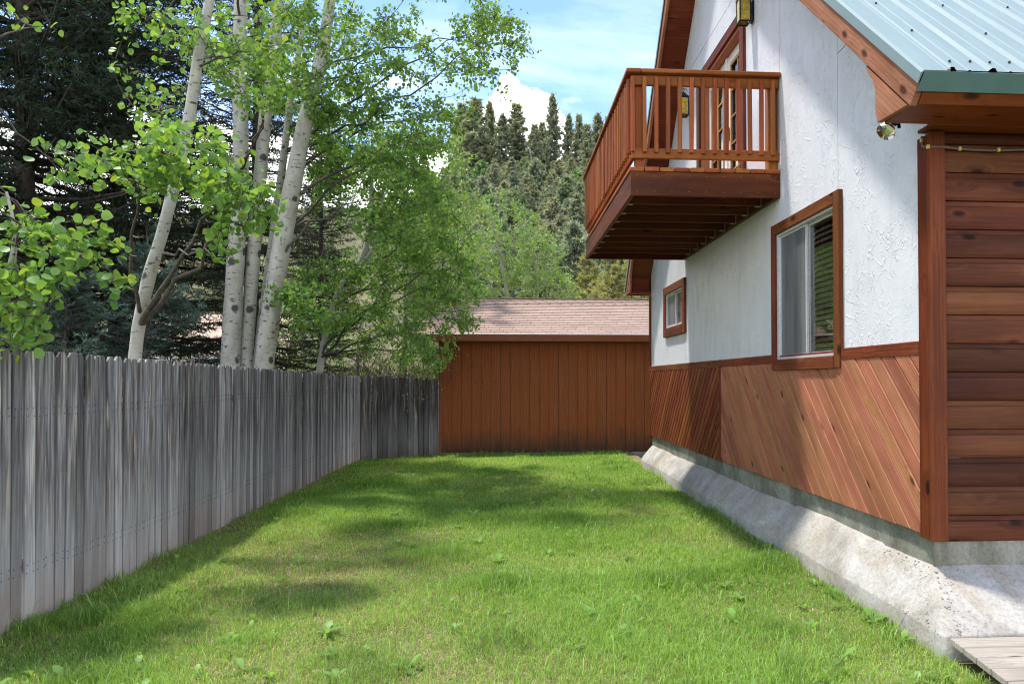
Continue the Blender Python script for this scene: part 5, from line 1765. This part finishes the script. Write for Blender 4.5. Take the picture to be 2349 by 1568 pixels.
# ------------------------------------------------------------------ what shows of the neighbours beyond the side fence
def gable_house(name, label, cx, cy, w, d, hw, hr, wallm, roofm, trimm, rot=0.0, porch=False):
    t = thing(name, (cx, cy, 0), label, 'house', None, rot)
    T = Matrix.Translation((cx, cy, 0)) @ Matrix.Rotation(rot, 4, 'Z')
    def part(nm, vs, fs, mt, parent=t):
        return mesh_obj(nm, py_mesh(nm, vs, fs, mt), parent, T)
    def bx(nm, x, y, z, mt, parent=t):
        return part(nm, [(a, b, c) for a in x for b in y for c in z], BOXF, mt, parent)
    bx('wall', (-w / 2, w / 2), (-d / 2, d / 2), (-.1, hw), wallm)
    for sx in (-w / 2, w / 2):
        part('gable', [(sx, -d / 2, hw), (sx, d / 2, hw), (sx, 0, hr)], [(0, 1, 2)], wallm)
    o = .45
    for s in (-1, 1):
        ye, ze = s * (d / 2 + o), hw - o * (hr - hw) / (d / 2)
        part('roof', [(-w / 2 - o, ye, ze + .02), (w / 2 + o, ye, ze + .02), (w / 2 + o, 0, hr + .02), (-w / 2 - o, 0, hr + .02), (-w / 2 - o, ye, ze + .16), (w / 2 + o, ye, ze + .16), (w / 2 + o, 0, hr + .16), (-w / 2 - o, 0, hr + .16)], [(0, 1, 2, 3), (7, 6, 5, 4), (0, 4, 5, 1), (2, 6, 7, 3), (0, 3, 7, 4), (1, 5, 6, 2)], roofm)
        bx('fascia', (-w / 2 - o, w / 2 + o), (ye - .02, ye + .02), (ze - .10, ze + .15), trimm)
    for k in (-1, 0, 1):
        wn = bx('window', (k * w * .3 - .55, k * w * .3 + .55), (-d / 2 - .05, -d / 2 + .02), (hw * .38, hw * .78), trimm)
        bx('pane', (k * w * .3 - .45, k * w * .3 + .45), (-d / 2 - .062, -d / 2 - .052), (hw * .38 + .08, hw * .78 - .08), M['room'], wn)
    if porch:
        pw, py = 1.5, -d / 2 - 1.6
        zb, zt = hw - .25, hw + .40
        for s in (-1, 1):
            bx('porch_post', (s * pw - .08, s * pw + .08), (py, py + .16), (-.1, zb), trimm)
            part('porch_roof', [(s * (pw + .3), py - .3, zb), (s * (pw + .3), -d / 2, zb), (0, -d / 2, zt + .3), (0, py - .3, zt + .3), (s * (pw + .3), py - .3, zb + .12), (s * (pw + .3), -d / 2, zb + .12), (0, -d / 2, zt + .42), (0, py - .3, zt + .42)], [(0, 1, 2, 3), (7, 6, 5, 4), (0, 4, 5, 1), (2, 6, 7, 3), (0, 3, 7, 4), (1, 5, 6, 2)], roofm)
        part('porch_gable', [(-pw, py + .05, zb), (pw, py + .05, zb), (0, py + .05, zt + .2)], [(0, 1, 2)], trimm)
    return t
M['brownhouse'] = plain('dark_brown_siding', (.075, .045, .040), .8, 0, .15, 5)
M['tanroof'] = plain('tan_roof', (.46, .33, .24), .9, 0, .15, 3)
M['honeytrim'] = plain('honey_timber', (.55, .33, .15), .6, 0, .12, 5)
M['paletimber'] = plain('pale_timber', (.60, .46, .32), .6, 0, .12, 5)
M['browntrim'] = plain('light_trim', (.60, .54, .44), .7, 0, .1, 5)
p = at(20, 873, 26)
gable_house('neighbour_house', 'dark brown neighbouring house glimpsed above the left end of the fence', p.x - 2.0, p.y, 7.0, 6, 2.55, 4.4, M['brownhouse'], M['brownhouse'], M['browntrim'], .25)
p = at(255, 873, 36)
gable_house('neighbour_cabin', 'tan roofed cabin with a honey timber porch gable behind the leaning aspen', p.x, p.y, 9, 5, 2.35, 3.35, M['honeytrim'], M['tanroof'], M['honeytrim'], .1, True)
p = at(490, 873, 30)
gable_house('neighbour_cabin', 'pale timber cabin glimpsed left of the white aspen trunks', p.x, p.y, 5, 5, 2.6, 4.0, M['paletimber'], M['tanroof'], M['browntrim'], .2)

def parked_car(loc, rot, label):
    t = thing('parked_car', loc, label, 'car', None, rot)
    T = Matrix.Translation(Vector(loc)) @ Matrix.Rotation(rot, 4, 'Z')
    paint = plain('pale_blue_car_paint', (.50, .56, .62), .25, .1, .03, 3)
    dark = M['room']
    prof = [(-2.1, .45), (-2.15, .75), (-2.0, .92), (-1.15, 1.0), (1.25, 1.02), (2.0, .95), (2.15, .7), (2.1, .42)]
    cabin = [(-1.2, 1.0), (-.55, 1.62), (.95, 1.66), (1.55, 1.02)]
    def loft(nm, pr, w0, w1, z0, z1, mt):
        vs = []
        for s in (-1, 1):
            for (x, z) in pr:
                f = (z - z0) / max(1e-6, z1 - z0)
                vs.append((x, s * (w0 + (w1 - w0) * f), z))
        n = len(pr)
        fs = [tuple(range(n)), tuple(range(2 * n - 1, n - 1, -1))] + [(i, n + i, n + (i + 1) % n, (i + 1) % n) for i in range(n)]
        return mesh_obj(nm, py_mesh(nm, vs, fs, mt, bevel=.03), t, T)
    loft('body', prof, .86, .84, .42, 1.02, paint)
    loft('cabin', cabin, .80, .62, 1.0, 1.66, dark)
    loft('car_roof', [(-.58, 1.60), (-.5, 1.67), (.92, 1.70), (1.0, 1.64)], .66, .60, 1.6, 1.7, paint)
    for sx in (-1.3, 1.35):
        for sy in (-.78, .78):
            vs, fs = cone_rings([(-.1, .30), (-.08, .33), (.08, .33), (.1, .30)], (sx, sy, .33), (0, 1, 0), 18)
            wh = mesh_obj('wheel', py_mesh('wheel', vs, fs, M['iron'], True), t, T)
            vs, fs = cone_rings([(-.105, .18), (.105, .18)], (sx, sy, .33), (0, 1, 0), 14)
            mesh_obj('rim', py_mesh('rim', vs, fs, M['alu']), wh, T)
    for sy in (-.6, .6):
        mesh_obj('headlight', py_mesh('headlight', [(x, sy + y, z) for x in (-2.16, -2.05) for y in (-.15, .15) for z in (.68, .82)], BOXF, M['white']), t, T)
p = at(694, 873, 24)
parked_car((p.x, p.y, -.02), .15, 'pale blue parked car whose roof just shows over the fence')

# ------------------------------------------------------------------ lawn: grass blades, weeds
def vnoise(x, y, f, seed):
    g = np.random.default_rng(seed)
    out = np.zeros_like(x)
    for k in range(7):
        a = g.uniform(0, 2 * math.pi)
        q = f * g.uniform(.6, 1.7)
        out += np.sin((x * math.cos(a) + y * math.sin(a)) * q + g.uniform(0, 6.28))
    return out / 7 * 1.9
def fence_x(y):
    return -3.088 + (y - 3.0) * .02867
def yard_points(n, y0, y1, g):
    y = g.uniform(y0, y1, n)
    x = g.uniform(-3.12, 2.50, n)
    lim = np.where(y > 14.55, np.maximum(fence_x(y) + .02, -2.7 + (y - 14.80) / .481), fence_x(y) + .012)
    right = np.where(y < 3.99, 2.483 - (3.975 - y) * .142 - .012, 2.438)
    right = np.where(y > 12.86, 6.0, right)
    ok = (x > lim) & (x < right)
    return x[ok], y[ok]
gg = np.random.default_rng(77)
bands = [(3.35, 5.2, 14500, .0036), (5.2, 7.5, 10500, .0044), (7.5, 10.5, 7500, .0054), (10.5, 15.55, 4800, .0070)]
X, Y, Wd = [], [], []
for (a, b, dens, w) in bands:
    x, y = yard_points(int(dens * 5.62 * (b - a)), a, b, gg)
    X.append(x); Y.append(y); Wd.append(np.full(len(x), w))
X, Y, Wd = np.concatenate(X), np.concatenate(Y), np.concatenate(Wd)
dry = np.clip(.5 + .75 * vnoise(X, Y, 1.7, 3) + .35 * vnoise(X, Y, 6.0, 4), 0, 1)
dryband = np.exp(-((Y - 6.4) / 1.2) ** 2) * np.exp(-((X + 1.2) / 1.4) ** 2) * .45 + np.exp(-((Y - 4.6) / .8) ** 2) * np.clip((X - .2) / 1.5, 0, 1) * .35
edge = np.exp(-np.maximum(X - fence_x(Y), 0) / .16) * .55
dryness = np.clip(dry * .50 + dryband + edge - .16, 0, .9)
keep = gg.random(len(X)) > dryness * .42
X, Y, Wd, dryness = X[keep], Y[keep], Wd[keep], dryness[keep]
n = len(X)
tall = np.clip(.5 + vnoise(X, Y, 2.4, 8), 0, 1)
clumpy = np.clip(vnoise(X, Y, 5.5, 9) * 1.6 - .55, 0, 1)
for (lx, ly, lr) in ((-1.25, 5.2, .22), (0.0, 4.35, .3), (-2.1, 3.95, .35), (1.3, 11.0, .5), (-.4, 6.6, .3), (1.2, 5.6, .25), (-2.3, 5.3, .2), (.7, 8.2, .4), (-1.5, 9.2, .35), (1.7, 4.5, .2), (-.8, 4.1, .25)):
    clumpy = np.maximum(clumpy, np.clip(1.15 * np.exp(-((X - lx) ** 2 + (Y - ly) ** 2) / lr ** 2) - .1, 0, 1))
H = (.036 + .036 * tall + .055 * clumpy) * gg.uniform(.55, 1.25, n) * (1 - .25 * dryness)
# longer tufts where the mower does not reach: along the footing and the fence
H *= 1 + .9 * np.exp(-np.maximum(2.438 - X, 0) / .05) * (Y < 12.9) + .9 * np.exp(-np.maximum(X - fence_x(Y), 0) / .05) * (gg.random(n) < .5)
wisp = gg.random(n) < .022
H[wisp] *= gg.uniform(1.5, 2.4, wisp.sum())
Wd = Wd * np.where(wisp, 1.35, 1.0)
is_dry = gg.random(n) < .15 + dryness * .65
H[is_dry] *= gg.uniform(.35, .8, is_dry.sum())
az = gg.uniform(0, 2 * math.pi, n)
leanf = gg.uniform(.25, 1.05, n) + is_dry * gg.uniform(.3, 1.3, n)
da = np.stack([np.cos(az), np.sin(az)], -1)
ta = np.stack([-np.sin(az + gg.normal(0, .8, n)), np.cos(az)], -1)
Z = lawn_z(X, Y) - .004
base = np.stack([X, Y, Z], -1)
side = np.stack([ta[:, 0] * Wd / 2, ta[:, 1] * Wd / 2, np.zeros(n)], -1)
mid = base + np.stack([da[:, 0] * H * leanf * .30, da[:, 1] * H * leanf * .30, H * .58], -1)
tipp = base + np.stack([da[:, 0] * H * leanf, da[:, 1] * H * leanf, H * np.clip(1.02 - .38 * leanf, .12, 1)], -1)
Vg = np.stack([base - side, base + side, mid + side * .8, mid - side * .8, tipp], 1).reshape(-1, 3)
ib = np.arange(n) * 5
Fq = np.stack([ib, ib + 1, ib + 2, ib + 3], -1)
Ft = np.stack([ib + 3, ib + 2, ib + 4], -1)
t = np.clip(gg.beta(2, 2, n) + .25 * vnoise(X, Y, 3.1, 12), 0, 1)[:, None]
C = np.array((.15, .325, .032)) * (1 - t) + np.array((.38, .56, .13)) * t
ylw = np.clip(dryness * 1.1, 0, 1)[:, None]
C = C * (1 - .45 * ylw) + np.array((.26, .34, .08)) * (.45 * ylw)
dc = np.array((.56, .47, .29)) * gg.uniform(.6, 1.25, (n, 1))
C[is_dry] = dc[is_dry]
C[wisp] = np.array((.24, .40, .10)) * gg.uniform(.7, 1.3, (wisp.sum(), 1))
lush = np.clip(clumpy - .35, 0, 1)[:, None]
C = C * (1 - .5 * lush) + np.array((.07, .17, .03)) * .5 * lush
C *= gg.uniform(.6, 1.4, (n, 1))
gr = mesh_obj('lawn_grass', np_mesh('lawn_grass', Vg, [Fq, Ft], M['grass'], cols=np.repeat(C, 5, axis=0)))
gr['kind'] = 'stuff'
tag(gr, 'short patchy green and straw coloured lawn grass', 'grass')

# dandelions
def dandelion_mesh(seed, nleaf, L):
    g = np.random.default_rng(seed)
    V, F, C, k = [], [], [], 0
    for i in range(nleaf):
        a = 2 * math.pi * i / nleaf + g.normal(0, .4)
        l = L * g.uniform(.65, 1.15)
        el = g.uniform(.25, 1.15)
        out = np.array([math.cos(a), math.sin(a), 0])
        sd = np.array([-math.sin(a), math.cos(a), 0])
        widths = [.10, .16, .30, .42, .40, .30, .05]
        rows = []
        for j, w in enumerate(widths):
            s = j / (len(widths) - 1)
            c = out * l * s * math.cos(el) + np.array([0, 0, 1]) * (l * (s * math.sin(el) - .32 * s * s) + .004)
            ww = l * w * .40 * (1 + (.25 if j % 2 else -.15))
            rows.append((c - sd * ww + np.array([0, 0, .18 * ww]), c, c + sd * ww + np.array([0, 0, .18 * ww])))
        for r in rows:
            V += list(r)
        for j in range(len(widths) - 1):
            q = k + 3 * j
            F += [(q, q + 1, q + 4, q + 3), (q + 1, q + 2, q + 5, q + 4)]
        col = np.array((.20, .36, .085)) * g.uniform(.65, 1.35)
        C += [col] * (3 * len(widths))
        k += 3 * len(widths)
    return np_mesh('dandelion', np.array(V), [np.array(F)], M['leaf'], cols=np.array(C), smooth_on=True)
DM = [dandelion_mesh(700 + q, [4, 5, 6, 7, 3, 5][q], [.11, .13, .10, .12, .14, .095][q]) for q in range(6)]
sp = Soup()
sp.tube([(0, 0, 0), (.008, .003, .08), (.022, .004, .16), (.030, .006, .20)], [.0028, .0025, .0022, .0022], 5)
sp.tube([(.030, .006, .198), (.031, .006, .206), (.032, .006, .214)], [.003, .007, .002], 6)
STALK = sp.mesh('flower_stalk', M['staple'])
dr_ = random.Random(404)
pts = []
def weed(x, y, s=1.0, stalk=False):
    q = dr_.randrange(6)
    mw = Matrix.Translation((x, y, float(lawn_z(x, y)) + .012)) @ Matrix.Rotation(dr_.uniform(0, 6.28), 4, 'Z') @ Matrix.Diagonal((s, s, s, 1))
    o = mesh_obj('dandelion', DM[q], None, mw)
    place = 'in the sunny foreground of the lawn' if y < 5.6 else ('in the middle of the lawn' if y < 9 else 'in the far half of the lawn')
    if x - fence_x(y) < .5:
        place = 'close along the side fence'
    elif 2.45 - x < .4:
        place = 'against the concrete footing'
    else:
        place += (', left part' if x < -1.2 else (', middle part' if x < .8 else ', house side'))
    size = 'small' if s < .62 else ('large' if s > .85 else 'medium')
    tag(o, size + ' broad-leaved dandelion plant ' + place, 'dandelion', size + ' dandelions ' + place)
    if stalk:
        mesh_obj('flower_stalk', STALK, o, mw)
        o['label'] = 'green dandelion with a dry bent stalk ' + place
        o['group'] = 'dandelions with dry stalks ' + place
tries = 0
while len(pts) < 215 and tries < 20000:
    tries += 1
    y = 3.7 + 11.2 * dr_.random() ** 1.5
    x = dr_.uniform(fence_x(y) + .08, 2.36)
    if math.sin(x * 2.3 + y * 1.1) + math.sin(y * 2.9 - x) + dr_.uniform(-1.2, 1.2) < -.1:
        continue
    if any((x - a) ** 2 + (y - b) ** 2 < .016 for a, b in pts):
        continue
    pts.append((x, y))
    weed(x, y, dr_.uniform(.45, .98), len(pts) % 17 == 0)
for (y, s) in ((4.25, 1.1), (4.42, .9), (4.6, 1.2), (4.9, 1.0), (5.15, 1.1), (5.4, .9)):
    weed(2.36 + dr_.uniform(-.05, .04), y, s)
